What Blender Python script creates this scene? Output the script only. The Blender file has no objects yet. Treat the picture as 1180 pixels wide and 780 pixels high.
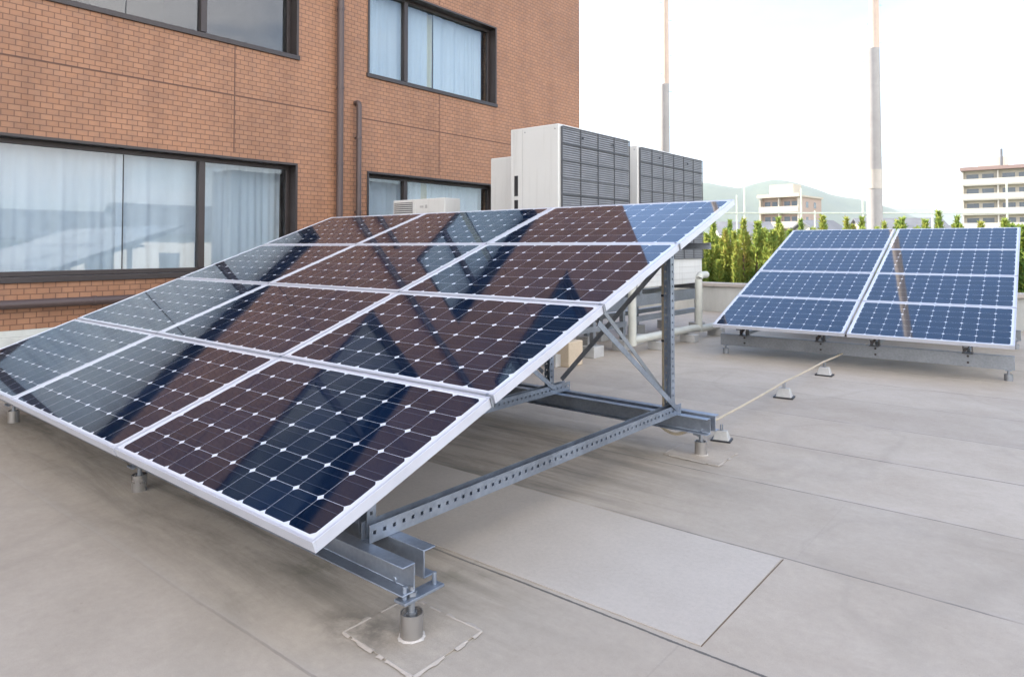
import bpy, bmesh, math, random
from mathutils import Vector, Matrix, noise
R = math.radians
random.seed(7)
scene = bpy.context.scene
COL = scene.collection

# ------------------------------------------------------------------ camera
cam_data = bpy.data.cameras.new('camera')
cam = bpy.data.objects.new('camera', cam_data)
COL.objects.link(cam)
cam.location = (0, 0, 1.45)
cam.rotation_euler = (R(91.56), 0, R(39.70))
cam_data.sensor_width = 36
cam_data.lens = 24.01
cam_data.shift_y = -0.108
cam_data.clip_start = 0.05
cam_data.clip_end = 12000
scene.camera = cam

# ------------------------------------------------------------------ sky, sun, exposure
SUN_ELEV = R(42)
SUN_AZ_VEC = Vector((-1.0, -0.21, 0)).normalized()      # horizontal direction towards the sun
world = bpy.data.worlds.new('World')
scene.world = world
world.use_nodes = True
nt = world.node_tree
nt.nodes.clear()
wo = nt.nodes.new('ShaderNodeOutputWorld')
bg = nt.nodes.new('ShaderNodeBackground')
sky = nt.nodes.new('ShaderNodeTexSky')
sky.sky_type = 'NISHITA'
sky.sun_disc = False
sky.sun_elevation = SUN_ELEV
sky.sun_rotation = math.atan2(SUN_AZ_VEC.x, SUN_AZ_VEC.y)
sky.air_density = 1.0
sky.dust_density = 0.6
sky.ozone_density = 1.6
bg.inputs['Strength'].default_value = 0.12
# thin high cloud, thickest low over the hills
tc = nt.nodes.new('ShaderNodeTexCoord')
mp = nt.nodes.new('ShaderNodeMapping')
mp.inputs['Scale'].default_value = (1.0, 1.0, 3.2)
cn = nt.nodes.new('ShaderNodeTexNoise')
cn.inputs['Scale'].default_value = 2.3
cn.inputs['Detail'].default_value = 7
cn.inputs['Roughness'].default_value = 0.55
cr = nt.nodes.new('ShaderNodeMapRange')
cr.inputs['From Min'].default_value = 0.46
cr.inputs['From Max'].default_value = 0.66
cr.inputs['To Max'].default_value = 0.75
sep = nt.nodes.new('ShaderNodeSeparateXYZ')
hz = nt.nodes.new('ShaderNodeMapRange')
hz.inputs['From Min'].default_value = 0.38
hz.inputs['From Max'].default_value = 0.05
mul = nt.nodes.new('ShaderNodeMath'); mul.operation = 'MULTIPLY'
mixc = nt.nodes.new('ShaderNodeMix'); mixc.data_type = 'RGBA'
mixc.inputs['B'].default_value = (5.0, 5.1, 5.3, 1)
L = nt.links.new
L(tc.outputs['Generated'], mp.inputs['Vector']); L(mp.outputs['Vector'], cn.inputs['Vector'])
L(cn.outputs['Fac'], cr.inputs['Value']); L(tc.outputs['Generated'], sep.inputs['Vector'])
L(sep.outputs['Z'], hz.inputs['Value'])
L(cr.outputs['Result'], mul.inputs[0]); L(hz.outputs['Result'], mul.inputs[1])
# fill light for the roof: bright cloud bank added to unseen sky behind the camera
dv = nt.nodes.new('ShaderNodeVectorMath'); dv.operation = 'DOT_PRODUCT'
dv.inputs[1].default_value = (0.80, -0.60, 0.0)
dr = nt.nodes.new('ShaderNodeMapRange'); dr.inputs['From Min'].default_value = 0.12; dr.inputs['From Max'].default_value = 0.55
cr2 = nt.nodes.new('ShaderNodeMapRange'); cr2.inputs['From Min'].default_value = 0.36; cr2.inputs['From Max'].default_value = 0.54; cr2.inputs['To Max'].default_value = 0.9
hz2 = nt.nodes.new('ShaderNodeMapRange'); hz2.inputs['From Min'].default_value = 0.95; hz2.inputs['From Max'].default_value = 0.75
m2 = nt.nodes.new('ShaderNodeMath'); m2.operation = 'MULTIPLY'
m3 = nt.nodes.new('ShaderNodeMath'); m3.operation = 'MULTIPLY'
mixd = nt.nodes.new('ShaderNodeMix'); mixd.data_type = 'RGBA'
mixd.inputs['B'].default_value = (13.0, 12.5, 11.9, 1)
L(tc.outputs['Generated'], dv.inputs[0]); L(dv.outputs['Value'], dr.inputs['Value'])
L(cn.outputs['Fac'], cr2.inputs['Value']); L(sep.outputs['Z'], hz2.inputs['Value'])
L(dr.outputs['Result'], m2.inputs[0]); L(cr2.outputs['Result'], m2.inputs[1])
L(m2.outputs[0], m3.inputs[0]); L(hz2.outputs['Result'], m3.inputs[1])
L(mul.outputs['Value'], mixc.inputs['Factor']); L(sky.outputs['Color'], mixc.inputs['A'])
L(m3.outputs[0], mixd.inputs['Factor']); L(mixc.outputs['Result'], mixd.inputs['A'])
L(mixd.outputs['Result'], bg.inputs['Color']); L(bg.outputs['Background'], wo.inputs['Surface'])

sun_d = bpy.data.lights.new('sun', 'SUN')
sun_d.energy = 4.8
sun_d.angle = R(0.5)
sun_d.color = (1.0, 0.90, 0.76)
sun = bpy.data.objects.new('sun', sun_d)
COL.objects.link(sun)
to_sun = SUN_AZ_VEC * math.cos(SUN_ELEV) + Vector((0, 0, math.sin(SUN_ELEV)))
sun.rotation_euler = (-to_sun).to_track_quat('-Z', 'Y').to_euler()
sun.location = (-30, 0, 40)

vs = scene.view_settings
vs.view_transform = 'Standard'
vs.look = 'None'
vs.exposure = 1.85
vs.use_white_balance = True
vs.white_balance_temperature = 6350
vs.white_balance_tint = 11
vs.gamma = 1
vs.use_curve_mapping = False
scene.render.resolution_x = 1024
scene.render.resolution_y = 676
try:
    scene.cycles.max_bounces = 8
    scene.cycles.transparent_max_bounces = 12
except Exception:
    pass

# ------------------------------------------------------------------ helpers
class NB:
    """tiny helper for building a node material"""
    def __init__(s, name):
        s.m = bpy.data.materials.new(name)
        s.m.use_nodes = True
        s.t = s.m.node_tree
        s.t.nodes.clear()
        s.out = s.t.nodes.new('ShaderNodeOutputMaterial')
    def n(s, typ, **kw):
        nd = s.t.nodes.new(typ)
        for k, v in kw.items():
            setattr(nd, k, v)
        return nd
    def l(s, a, b):
        s.t.links.new(a, b)
    def val(s, inp, v):
        if hasattr(v, 'bl_rna') and isinstance(v, bpy.types.NodeSocket):
            s.l(v, inp)
        elif isinstance(v, (tuple, list)) and len(v) == 3 and inp.type == 'RGBA':
            inp.default_value = (*v, 1)
        else:
            inp.default_value = v
    def math(s, op, a, b=None, c=None):
        nd = s.n('ShaderNodeMath', operation=op)
        s.val(nd.inputs[0], a)
        if b is not None: s.val(nd.inputs[1], b)
        if c is not None: s.val(nd.inputs[2], c)
        return nd.outputs[0]
    def mix(s, f, a, b):
        nd = s.n('ShaderNodeMix', data_type='RGBA')
        s.val(nd.inputs['Factor'], f); s.val(nd.inputs['A'], a); s.val(nd.inputs['B'], b)
        return nd.outputs['Result']
    def mixmul(s, f, a, b):
        nd = s.n('ShaderNodeMix', data_type='RGBA', blend_type='MULTIPLY')
        s.val(nd.inputs['Factor'], f); s.val(nd.inputs['A'], a); s.val(nd.inputs['B'], b)
        return nd.outputs['Result']
    def rng(s, v, a, b, c=0.0, d=1.0):
        nd = s.n('ShaderNodeMapRange')
        s.val(nd.inputs['Value'], v)
        nd.inputs['From Min'].default_value = a; nd.inputs['From Max'].default_value = b
        nd.inputs['To Min'].default_value = c; nd.inputs['To Max'].default_value = d
        return nd.outputs['Result']
    def coord(s, kind='Object', scale=None):
        tcn = s.n('ShaderNodeTexCoord')
        o = tcn.outputs[kind]
        if scale is not None:
            mpn = s.n('ShaderNodeMapping')
            mpn.inputs['Scale'].default_value = scale if isinstance(scale, tuple) else (scale,) * 3
            s.l(o, mpn.inputs['Vector']); o = mpn.outputs['Vector']
        return o
    def noise(s, vec, scale, detail=4, rough=0.55, dist=0.0):
        nd = s.n('ShaderNodeTexNoise')
        s.l(vec, nd.inputs['Vector'])
        nd.inputs['Scale'].default_value = scale; nd.inputs['Detail'].default_value = detail
        nd.inputs['Roughness'].default_value = rough; nd.inputs['Distortion'].default_value = dist
        return nd.outputs['Fac']
    def bump(s, h, strength=0.2, dist=0.01):
        nd = s.n('ShaderNodeBump')
        s.l(h, nd.inputs['Height'])
        nd.inputs['Strength'].default_value = strength; nd.inputs['Distance'].default_value = dist
        return nd.outputs['Normal']
    def bsdf(s, color, rough=0.6, metal=0.0, normal=None, spec=None, **kw):
        p = s.n('ShaderNodeBsdfPrincipled')
        s.val(p.inputs['Base Color'], color)
        s.val(p.inputs['Roughness'], rough); s.val(p.inputs['Metallic'], metal)
        if normal is not None: s.l(normal, p.inputs['Normal'])
        if spec is not None: p.inputs['Specular IOR Level'].default_value = spec
        for k, v in kw.items():
            s.val(p.inputs[k], v)
        s.l(p.outputs[0], s.out.inputs['Surface'])
        return p

def simple_mat(name, color, rough=0.6, metal=0.0, vary=0.12, scale=6.0, bump=0.0, spec=None):
    b = NB(name)
    v = b.coord('Object')
    n1 = b.noise(v, scale, 5, 0.6)
    k = b.rng(n1, 0.3, 0.7, 1 - vary, 1 + vary)
    dark = tuple(max(0, c * (1 - vary)) for c in color)
    lite = tuple(min(1, c * (1 + vary)) for c in color)
    c = b.mix(b.rng(n1, 0.3, 0.7), dark, lite)
    nm = b.bump(b.noise(v, scale * 12, 3), bump, 0.004) if bump else None
    b.bsdf(c, b.rng(n1, 0.3, 0.7, max(0.02, rough - 0.06), rough + 0.08), metal, nm, spec)
    return b.m

class MB:
    """collects shapes and links them as ONE mesh object"""
    def __init__(s):
        s.bm = bmesh.new()
    def box(s, a, b):
        x0, y0, z0 = a; x1, y1, z1 = b
        if x0 > x1: x0, x1 = x1, x0
        if y0 > y1: y0, y1 = y1, y0
        if z0 > z1: z0, z1 = z1, z0
        v = [s.bm.verts.new(p) for p in ((x0,y0,z0),(x1,y0,z0),(x1,y1,z0),(x0,y1,z0),(x0,y0,z1),(x1,y0,z1),(x1,y1,z1),(x0,y1,z1))]
        for f in ((3,2,1,0),(4,5,6,7),(0,1,5,4),(1,2,6,5),(2,3,7,6),(3,0,4,7)):
            s.bm.faces.new([v[i] for i in f])
        return s
    def quad(s, *pts):
        s.bm.faces.new([s.bm.verts.new(p) for p in pts]); return s
    def prism(s, pts2, p0, p1, up=(0, 0, 1), caps=True):
        """sweep closed profile (u,v) from p0 to p1; v along 'up', u = dir x up"""
        p0 = Vector(p0); p1 = Vector(p1); d = (p1 - p0).normalized(); up = Vector(up)
        u = d.cross(up).normalized(); v = u.cross(d).normalized()
        r = []
        for p in (p0, p1):
            r.append([s.bm.verts.new(p + u * a + v * b) for a, b in pts2])
        n = len(pts2)
        for i in range(n):
            j = (i + 1) % n
            s.bm.faces.new((r[0][i], r[0][j], r[1][j], r[1][i]))
        if caps:
            s.bm.faces.new(r[0][::-1]); s.bm.faces.new(r[1])
        return s
    def tube(s, pts, r, n=14, caps=True, r2=None):
        pts = [Vector(p) for p in pts]
        rings = []
        ref = Vector((0, 0, 1))
        for i, p in enumerate(pts):
            if i == 0: d = pts[1] - pts[0]
            elif i == len(pts) - 1: d = pts[-1] - pts[-2]
            else: d = (pts[i+1] - p).normalized() + (p - pts[i-1]).normalized()
            d.normalize()
            rf = ref if abs(d.dot(ref)) < 0.95 else Vector((0, 1, 0))
            u = d.cross(rf).normalized(); v = u.cross(d)
            k = r if r2 is None else r + (r2 - r) * i / (len(pts) - 1)
            rings.append([s.bm.verts.new(p + (u * math.cos(t) + v * math.sin(t)) * k) for t in [2 * math.pi * j / n for j in range(n)]])
        for a, b in zip(rings, rings[1:]):
            for j in range(n):
                f = s.bm.faces.new((a[j], a[(j+1) % n], b[(j+1) % n], b[j])); f.smooth = True
        if caps:
            s.bm.faces.new(rings[0][::-1]); s.bm.faces.new(rings[-1])
        return s
    def cyl(s, c, r, z0, z1, n=18):
        return s.tube([(c[0], c[1], z0), (c[0], c[1], z1)], r, n)
    def hexbolt(s, c, d, r=0.012, h=0.01):
        c = Vector(c); d = Vector(d)
        return s.tube([c, c + d * h], r, 6)
    def build(s, name, mat, parent=None, bevel=0.0, loc=None):
        bmesh.ops.recalc_face_normals(s.bm, faces=s.bm.faces)
        me = bpy.data.meshes.new(name)
        s.bm.to_mesh(me); s.bm.free(); smooth = any(p.use_smooth for p in me.polygons)
        if smooth: me.set_sharp_from_angle(angle=R(38))
        o = bpy.data.objects.new(name, me)
        COL.objects.link(o)
        if mat is not None: me.materials.append(mat)
        if parent is not None: o.parent = parent
        if loc is not None: o.location = loc
        if bevel:
            m = o.modifiers.new('bevel', 'BEVEL'); m.width = bevel; m.segments = 2; m.limit_method = 'ANGLE'; m.angle_limit = R(40)
        return o

def tag(o, label=None, cat=None, group=None, kind=None):
    if label: o['label'] = label
    if cat: o['category'] = cat
    if group: o['group'] = group
    if kind: o['kind'] = kind
    return o
def empty(name, loc, rz=0, label=None, cat=None, group=None):
    o = bpy.data.objects.new(name, None)
    COL.objects.link(o); o.location = loc; o.rotation_euler = (0, 0, rz); o.empty_display_size = 0.2
    return tag(o, label, cat, group)
def copy_tree(o, parent=None):
    c = o.copy(); COL.objects.link(c)
    if parent is not None: c.parent = parent
    for ch in list(o.children): copy_tree(ch, c)
    return c
def arc(c, r, a0, a1, ax0, ax1, n=6):
    c = Vector(c); ax0 = Vector(ax0); ax1 = Vector(ax1)
    return [c + ax0 * r * math.cos(a0 + (a1 - a0) * i / n) + ax1 * r * math.sin(a0 + (a1 - a0) * i / n) for i in range(n + 1)]

# ------------------------------------------------------------------ materials
M = {}
M['dark_metal'] = simple_mat('dark_bronze_aluminium', (0.045, 0.036, 0.034), 0.42, 0.35, 0.15, 3)
M['pipe_brown'] = simple_mat('brown_painted_pipe', (0.075, 0.050, 0.045), 0.5, 0.0, 0.15, 3)
M['galv'] = None
def galv(name, col, rough=0.42, scale=9.0):
    b = NB(name)
    v = b.coord('Object')
    vo = b.n('ShaderNodeTexVoronoi'); b.l(v, vo.inputs['Vector']); vo.inputs['Scale'].default_value = scale * 5
    n1 = b.noise(v, scale * 0.4, 6, 0.65)
    k = b.math('ADD', b.math('MULTIPLY', vo.outputs['Distance'], 0.25), n1)
    c = b.mix(b.rng(k, 0.35, 0.95), tuple(x * 0.72 for x in col), tuple(min(1, x * 1.15) for x in col))
    b.bsdf(c, b.rng(n1, 0.3, 0.7, rough - 0.06, rough + 0.14), 0.85, b.bump(n1, 0.06, 0.004))
    return b.m
M['galv'] = galv('galvanised_steel', (0.31, 0.345, 0.40), 0.38)
M['galv_dull'] = galv('weathered_galvanised_steel', (0.30, 0.315, 0.335), 0.5)
M['stainless'] = galv('stainless_steel', (0.46, 0.44, 0.42), 0.25, 3)
M['alu'] = simple_mat('anodised_aluminium_frame', (0.54, 0.55, 0.60), 0.40, 0.35, 0.04, 4)
M['black'] = simple_mat('black_plastic', (0.02, 0.02, 0.022), 0.5)
def mat_casing():
    b = NB('ivory_painted_sheet_metal')
    v = b.coord('Object'); st = b.coord('Object', (5, 5, 0.35))
    n1 = b.noise(st, 1.6, 8, 0.7); n2 = b.noise(v, 30, 4, 0.7); n3 = b.noise(v, 0.8, 3)
    c = b.mix(b.rng(n3, 0.3, 0.7), (0.56, 0.55, 0.515), (0.60, 0.59, 0.56))
    c = b.mix(b.math('MULTIPLY', b.rng(n1, 0.52, 0.75), 0.45), c, (0.36, 0.34, 0.30))
    c = b.mix(b.math('MULTIPLY', b.rng(n2, 0.66, 0.72), 0.5), c, (0.30, 0.25, 0.20))
    b.bsdf(c, b.rng(n1, 0.3, 0.7, 0.4, 0.6))
    return b.m
M['ac_white'] = mat_casing()
M['grille'] = simple_mat('dark_grille_fins', (0.22, 0.22, 0.23), 0.5, 0.3, 0.2, 5)
M['grille_back'] = simple_mat('grille_core', (0.10, 0.10, 0.105), 0.6, 0.2)
M['bar_grey'] = simple_mat('dark_grey_plastic', (0.06, 0.06, 0.065), 0.5)
M['pvc'] = simple_mat('pale_lagged_pipe', (0.45, 0.445, 0.39), 0.5, 0, 0.1, 5)
M['conduit'] = simple_mat('tan_conduit', (0.42, 0.35, 0.25), 0.5, 0, 0.12, 8)
M['concrete'] = None
def concrete(name, col, vary=0.2, sc=2.0, streak=False):
    b = NB(name)
    v = b.coord('Object', (1, 1, 0.25) if streak else None)
    n1 = b.noise(v, sc, 8, 0.65); n2 = b.noise(v, sc * 14, 4)
    c = b.mix(b.rng(n1, 0.3, 0.7), tuple(x * (1 - vary) for x in col), tuple(min(1, x * (1 + vary)) for x in col))
    c = b.mixmul(0.25, c, b.mix(n2, (0.5, 0.5, 0.5), (1.2, 1.2, 1.2)))
    b.bsdf(c, 0.85, 0, b.bump(n2, 0.25, 0.004))
    return b.m
M['concrete'] = concrete('grey_concrete', (0.40, 0.39, 0.37))
M['parapet'] = concrete('pale_parapet_paint', (0.50, 0.50, 0.46), 0.18, 1.2, True)
M['pole'] = concrete('pole_concrete', (0.36, 0.34, 0.33), 0.12, 0.8)
M['pole_steel'] = concrete('pole_steel_paint', (0.56, 0.44, 0.36), 0.12, 0.8)
M['block_tan'] = concrete('tan_block', (0.52, 0.42, 0.30), 0.12, 3)

def mat_cells():
    b = NB('monocrystalline_cells_under_glass')
    uv = b.n('ShaderNodeUVMap'); uv.uv_map = 'UVMap'
    sp = b.n('ShaderNodeSeparateXYZ'); b.l(uv.outputs['UV'], sp.inputs[0])
    U, V = sp.outputs['X'], sp.outputs['Y']
    fx = b.math('FRACT', U); fy = b.math('FRACT', V)
    ax = b.math('ABSOLUTE', b.math('SUBTRACT', fx, 0.5)); ay = b.math('ABSOLUTE', b.math('SUBTRACT', fy, 0.5))
    inside = b.math('LESS_THAN', b.math('MAXIMUM', ax, ay), 0.4958)
    rad = b.math('SQRT', b.math('ADD', b.math('MULTIPLY', ax, ax), b.math('MULTIPLY', ay, ay)))
    wafer = b.math('LESS_THAN', rad, 0.632)
    cell = b.math('MULTIPLY', inside, wafer)
    for s_, lo, hi in ((U, 0.0, 10.0), (V, 0.0, 6.0)):
        cell = b.math('MULTIPLY', cell, b.math('MULTIPLY', b.math('GREATER_THAN', s_, lo), b.math('LESS_THAN', s_, hi)))
    # busbars, two per cell, and the hairline fingers across them
    bus = b.math('LESS_THAN', b.math('ABSOLUTE', b.math('SUBTRACT', b.math('ABSOLUTE', b.math('SUBTRACT', fy, 0.5)), 0.24)), 0.0055)
    fl = b.n('ShaderNodeVectorMath', operation='FLOOR'); b.l(uv.outputs['UV'], fl.inputs[0])
    wn = b.n('ShaderNodeTexWhiteNoise', noise_dimensions='3D')
    oi = b.n('ShaderNodeObjectInfo')
    cx = b.n('ShaderNodeCombineXYZ'); sf = b.n('ShaderNodeSeparateXYZ'); b.l(fl.outputs[0], sf.inputs[0])
    b.l(sf.outputs[0], cx.inputs[0]); b.l(sf.outputs[1], cx.inputs[1]); b.l(oi.outputs['Random'], cx.inputs[2])
    b.l(cx.outputs[0], wn.inputs['Vector'])
    base = b.mix(wn.outputs['Value'], (0.003, 0.009, 0.024), (0.0045, 0.013, 0.035))
    base = b.mix(b.math('MULTIPLY', bus, 0.20), base, (0.30, 0.31, 0.33))
    col = b.mix(cell, (0.62, 0.63, 0.66), base)
    ob = b.coord('Object')
    dust = b.noise(ob, 2.2, 6, 0.6)
    rough = b.rng(dust, 0.3, 0.75, 0.022, 0.06)
    wv = b.bump(b.noise(ob, 3.0, 3, 0.5), 0.012, 0.02)
    p = b.bsdf(col, rough, 0.0, wv, None, IOR=1.66)
    p.inputs['Specular Tint'].default_value = (0.64, 0.85, 0.98, 1)
    return b.m
M['cells'] = mat_cells()

def mat_brick():
    b = NB('brown_brick_tile')
    geo = b.n('ShaderNodeNewGeometry')
    sp = b.n('ShaderNodeSeparateXYZ'); b.l(geo.outputs['Position'], sp.inputs[0])
    sn = b.n('ShaderNodeSeparateXYZ'); b.l(geo.outputs['Normal'], sn.inputs[0])
    side = b.math('GREATER_THAN', b.math('ABSOLUTE', sn.outputs['Y']), 0.7)
    hor = b.math('ADD', b.math('MULTIPLY', sp.outputs['Y'], b.math('SUBTRACT', 1.0, side)), b.math('MULTIPLY', sp.outputs['X'], side))
    cx = b.n('ShaderNodeCombineXYZ'); b.l(hor, cx.inputs[0]); b.l(sp.outputs['Z'], cx.inputs[1])
    br = b.n('ShaderNodeTexBrick'); b.l(cx.outputs[0], br.inputs['Vector'])
    br.offset = 0.5
    br.inputs['Scale'].default_value = 1.0
    br.inputs['Brick Width'].default_value = 0.122; br.inputs['Row Height'].default_value = 0.0655
    br.inputs['Mortar Size'].default_value = 0.0054; br.inputs['Mortar Smooth'].default_value = 0.15
    br.inputs['Bias'].default_value = -0.05
    br.inputs['Color1'].default_value = (0.285, 0.140, 0.074, 1); br.inputs['Color2'].default_value = (0.328, 0.166, 0.090, 1)
    br.inputs['Mortar'].default_value = (0.150, 0.070, 0.038, 1)
    n1 = b.noise(cx.outputs[0], 0.55, 6, 0.6); n2 = b.noise(cx.outputs[0], 7, 5, 0.7)
    c = b.mixmul(1.0, br.outputs['Color'], b.mix(b.rng(n1, 0.3, 0.7), (0.86, 0.86, 0.86), (1.12, 1.12, 1.12)))
    c = b.mixmul(1.0, c, b.mix(b.rng(n2, 0.3, 0.7), (0.88, 0.88, 0.9), (1.12, 1.1, 1.08)))
    wm = b.n('ShaderNodeMapping'); wm.inputs['Scale'].default_value = (2.2, 0.16, 1); b.l(cx.outputs[0], wm.inputs['Vector'])
    rain = b.rng(b.noise(wm.outputs[0], 1.0, 6, 0.65), 0.48, 0.72)
    c = b.mixmul(b.math('MULTIPLY', rain, 0.8), c, (0.78, 0.76, 0.75))
    inv = b.math('SUBTRACT', 1.0, br.outputs['Fac'])
    b.bsdf(c, b.rng(n2, 0.3, 0.7, 0.5, 0.7), 0, b.bump(inv, 0.6, 0.004))
    return b.m
M['brick'] = mat_brick()

def mat_glass():
    b = NB('window_glass')
    fr = b.n('ShaderNodeFresnel'); fr.inputs['IOR'].default_value = 1.6
    tr = b.n('ShaderNodeBsdfTransparent'); tr.inputs['Color'].default_value = (0.82, 0.86, 0.88, 1)
    gl = b.n('ShaderNodeBsdfGlossy'); gl.inputs['Roughness'].default_value = 0.006
    v = b.coord('Object')
    wob = b.noise(v, 0.9, 2, 0.4)
    b.l(b.bump(wob, 0.05, 0.02), gl.inputs['Normal'])
    mx = b.n('ShaderNodeMixShader')
    geo = b.n('ShaderNodeNewGeometry')
    b.l(b.math('MULTIPLY', b.math('MINIMUM', b.math('ADD', b.math('MULTIPLY', fr.outputs[0], 1.3), 0.035), 1.0), b.math('SUBTRACT', 1.0, geo.outputs['Backfacing'])), mx.inputs[0]); b.l(tr.outputs[0], mx.inputs[1]); b.l(gl.outputs[0], mx.inputs[2])
    b.l(mx.outputs[0], b.out.inputs['Surface'])
    return b.m
M['glass'] = mat_glass()

def mat_curtain(name, col):
    b = NB(name)
    v = b.coord('Object', (1, 1, 0.08))
    n1 = b.noise(v, 5, 4)
    c = b.mix(b.rng(n1, 0.3, 0.7), tuple(x * 0.9 for x in col), col)
    d = b.n('ShaderNodeBsdfDiffuse'); b.l(c, d.inputs['Color'])
    t = b.n('ShaderNodeBsdfTranslucent'); b.l(c, t.inputs['Color'])
    mx = b.n('ShaderNodeMixShader'); mx.inputs[0].default_value = 0.25
    b.l(d.outputs[0], mx.inputs[1]); b.l(t.outputs[0], mx.inputs[2]); b.l(mx.outputs[0], b.out.inputs['Surface'])
    return b.m
M['curtain'] = mat_curtain('white_curtain_fabric', (0.90, 0.93, 0.97))
M['curtain_warm'] = mat_curtain('cream_curtain_fabric', (0.86, 0.78, 0.58))
M['room'] = simple_mat('dim_room_paint', (0.16, 0.155, 0.15), 0.9)

def mat_roof():
    b = NB('grey_roof_membrane')
    geo = b.n('ShaderNodeNewGeometry')
    P = geo.outputs['Position']
    sp = b.n('ShaderNodeSeparateXYZ'); b.l(P, sp.inputs[0])
    X, Y = sp.outputs['X'], sp.outputs['Y']
    n_big = b.noise(P, 0.35, 5, 0.6); n_mid = b.noise(P, 1.7, 11, 0.74); n_fine = b.noise(P, 24, 7, 0.78); n_grain = b.noise(P, 320, 2, 0.6)
    wav = b.math('MULTIPLY', b.math('SUBTRACT', b.noise(P, 1.1, 3), 0.5), 0.035)
    yy = b.math('ADD', b.math('SUBTRACT', Y, b.math('MULTIPLY', X, 0.022)), wav)
    row = b.math('DIVIDE', b.math('SUBTRACT', yy, 2.37), 0.945)
    fr = b.math('FRACT', row); fl = b.math('FLOOR', row)
    wn = b.n('ShaderNodeTexWhiteNoise', noise_dimensions='1D'); b.l(fl, wn.inputs['W'])
    c = b.mix(b.rng(n_big, 0.3, 0.7), (0.385, 0.324, 0.258), (0.455, 0.394, 0.322))
    c = b.mixmul(1.0, c, b.mix(wn.outputs['Value'], (0.93, 0.93, 0.93), (1.05, 1.05, 1.05)))
    c = b.mixmul(1.0, c, b.mix(b.rng(n_mid, 0.3, 0.75), (1.06, 1.06, 1.06), (0.86, 0.85, 0.83)))
    c = b.mixmul(1.0, c, b.mix(b.rng(n_fine, 0.25, 0.75), (0.90, 0.90, 0.90), (1.07, 1.07, 1.07)))
    c = b.mixmul(1.0, c, b.mix(b.rng(n_grain, 0.25, 0.75), (0.85, 0.85, 0.85), (1.12, 1.12, 1.12)))
    # water-stained streaks along the laps, where rain drips off the array
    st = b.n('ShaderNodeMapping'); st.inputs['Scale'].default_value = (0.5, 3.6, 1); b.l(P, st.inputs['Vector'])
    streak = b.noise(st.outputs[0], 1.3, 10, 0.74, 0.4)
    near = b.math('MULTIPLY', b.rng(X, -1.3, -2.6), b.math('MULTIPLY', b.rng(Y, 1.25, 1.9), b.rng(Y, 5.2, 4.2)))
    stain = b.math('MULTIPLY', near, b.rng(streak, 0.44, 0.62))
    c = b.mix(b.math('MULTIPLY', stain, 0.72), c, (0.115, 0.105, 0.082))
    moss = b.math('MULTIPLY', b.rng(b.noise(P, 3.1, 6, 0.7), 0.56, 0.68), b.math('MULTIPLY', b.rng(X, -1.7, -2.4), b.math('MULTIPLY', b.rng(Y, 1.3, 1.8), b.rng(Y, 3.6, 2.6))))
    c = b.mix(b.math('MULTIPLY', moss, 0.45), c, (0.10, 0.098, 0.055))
    # grime washed into the corner by the nearest foot and scattered dark grit
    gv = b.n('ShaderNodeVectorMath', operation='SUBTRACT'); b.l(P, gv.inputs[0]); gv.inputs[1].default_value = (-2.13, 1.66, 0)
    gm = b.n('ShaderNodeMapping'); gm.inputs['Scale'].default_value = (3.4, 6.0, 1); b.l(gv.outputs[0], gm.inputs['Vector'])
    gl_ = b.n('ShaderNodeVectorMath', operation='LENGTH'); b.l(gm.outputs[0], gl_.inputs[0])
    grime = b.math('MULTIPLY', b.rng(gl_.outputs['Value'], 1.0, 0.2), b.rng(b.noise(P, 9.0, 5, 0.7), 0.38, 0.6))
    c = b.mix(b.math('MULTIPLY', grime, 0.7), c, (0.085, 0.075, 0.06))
    vg = b.n('ShaderNodeTexVoronoi'); b.l(P, vg.inputs['Vector']); vg.inputs['Scale'].default_value = 26
    grit = b.math('MULTIPLY', b.math('LESS_THAN', vg.outputs['Distance'], b.rng(n_mid, 0.4, 0.7, 0.02, 0.10)), 0.35)
    c = b.mix(grit, c, (0.14, 0.12, 0.09))
    # dried puddle rims
    pn = b.noise(P, 0.55, 3, 0.5, 0.6)
    rim = b.math('MULTIPLY', b.rng(b.math('ABSOLUTE', b.math('SUBTRACT', pn, 0.55)), 0.022, 0.0), 0.16)
    c = b.mix(rim, c, (0.22, 0.19, 0.15))
    # lap seams: dark open edge, broken up, with a pale worn lip above
    brk = b.rng(b.noise(P, 2.6, 4, 0.6), 0.30, 0.52)
    d0 = b.math('MINIMUM', fr, b.math('SUBTRACT', 1.0, fr))
    left = b.rng(X, -3.4, -1.9, 0.12, 1.0)
    brk = b.math('MULTIPLY', brk, b.math('MULTIPLY', left, b.rng(wn.outputs['Value'], 0.0, 1.0, 0.45, 1.0)))
    brk = b.math('MAXIMUM', brk, b.math('MULTIPLY', b.math('COMPARE', row, 0.0, 0.5), b.math('MULTIPLY', left, b.rng(n_mid, 0.25, 0.45, 0.55, 1.0))))
    seam = b.math('MULTIPLY', b.math('LESS_THAN', d0, b.rng(n_fine, 0.3, 0.7, 0.0032, 0.0100)), brk)
    lip = b.math('MULTIPLY', b.rng(fr, 0.05, 0.006), 0.10)
    c = b.mix(lip, c, (0.45, 0.43, 0.41))
    c = b.mix(b.math('MULTIPLY', seam, 0.85), c, (0.06, 0.055, 0.05))
    # cross laps, one per sheet at a random place
    off = b.math('MULTIPLY', wn.outputs['Value'], 7.0)
    fx = b.math('FRACT', b.math('DIVIDE', b.math('ADD', X, off), 6.3))
    dx = b.math('MINIMUM', fx, b.math('SUBTRACT', 1.0, fx))
    cs = b.math('MULTIPLY', b.math('LESS_THAN', dx, 0.0006), brk)
    c = b.mix(b.math('MULTIPLY', cs, 0.12), c, (0.10, 0.095, 0.09))
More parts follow.
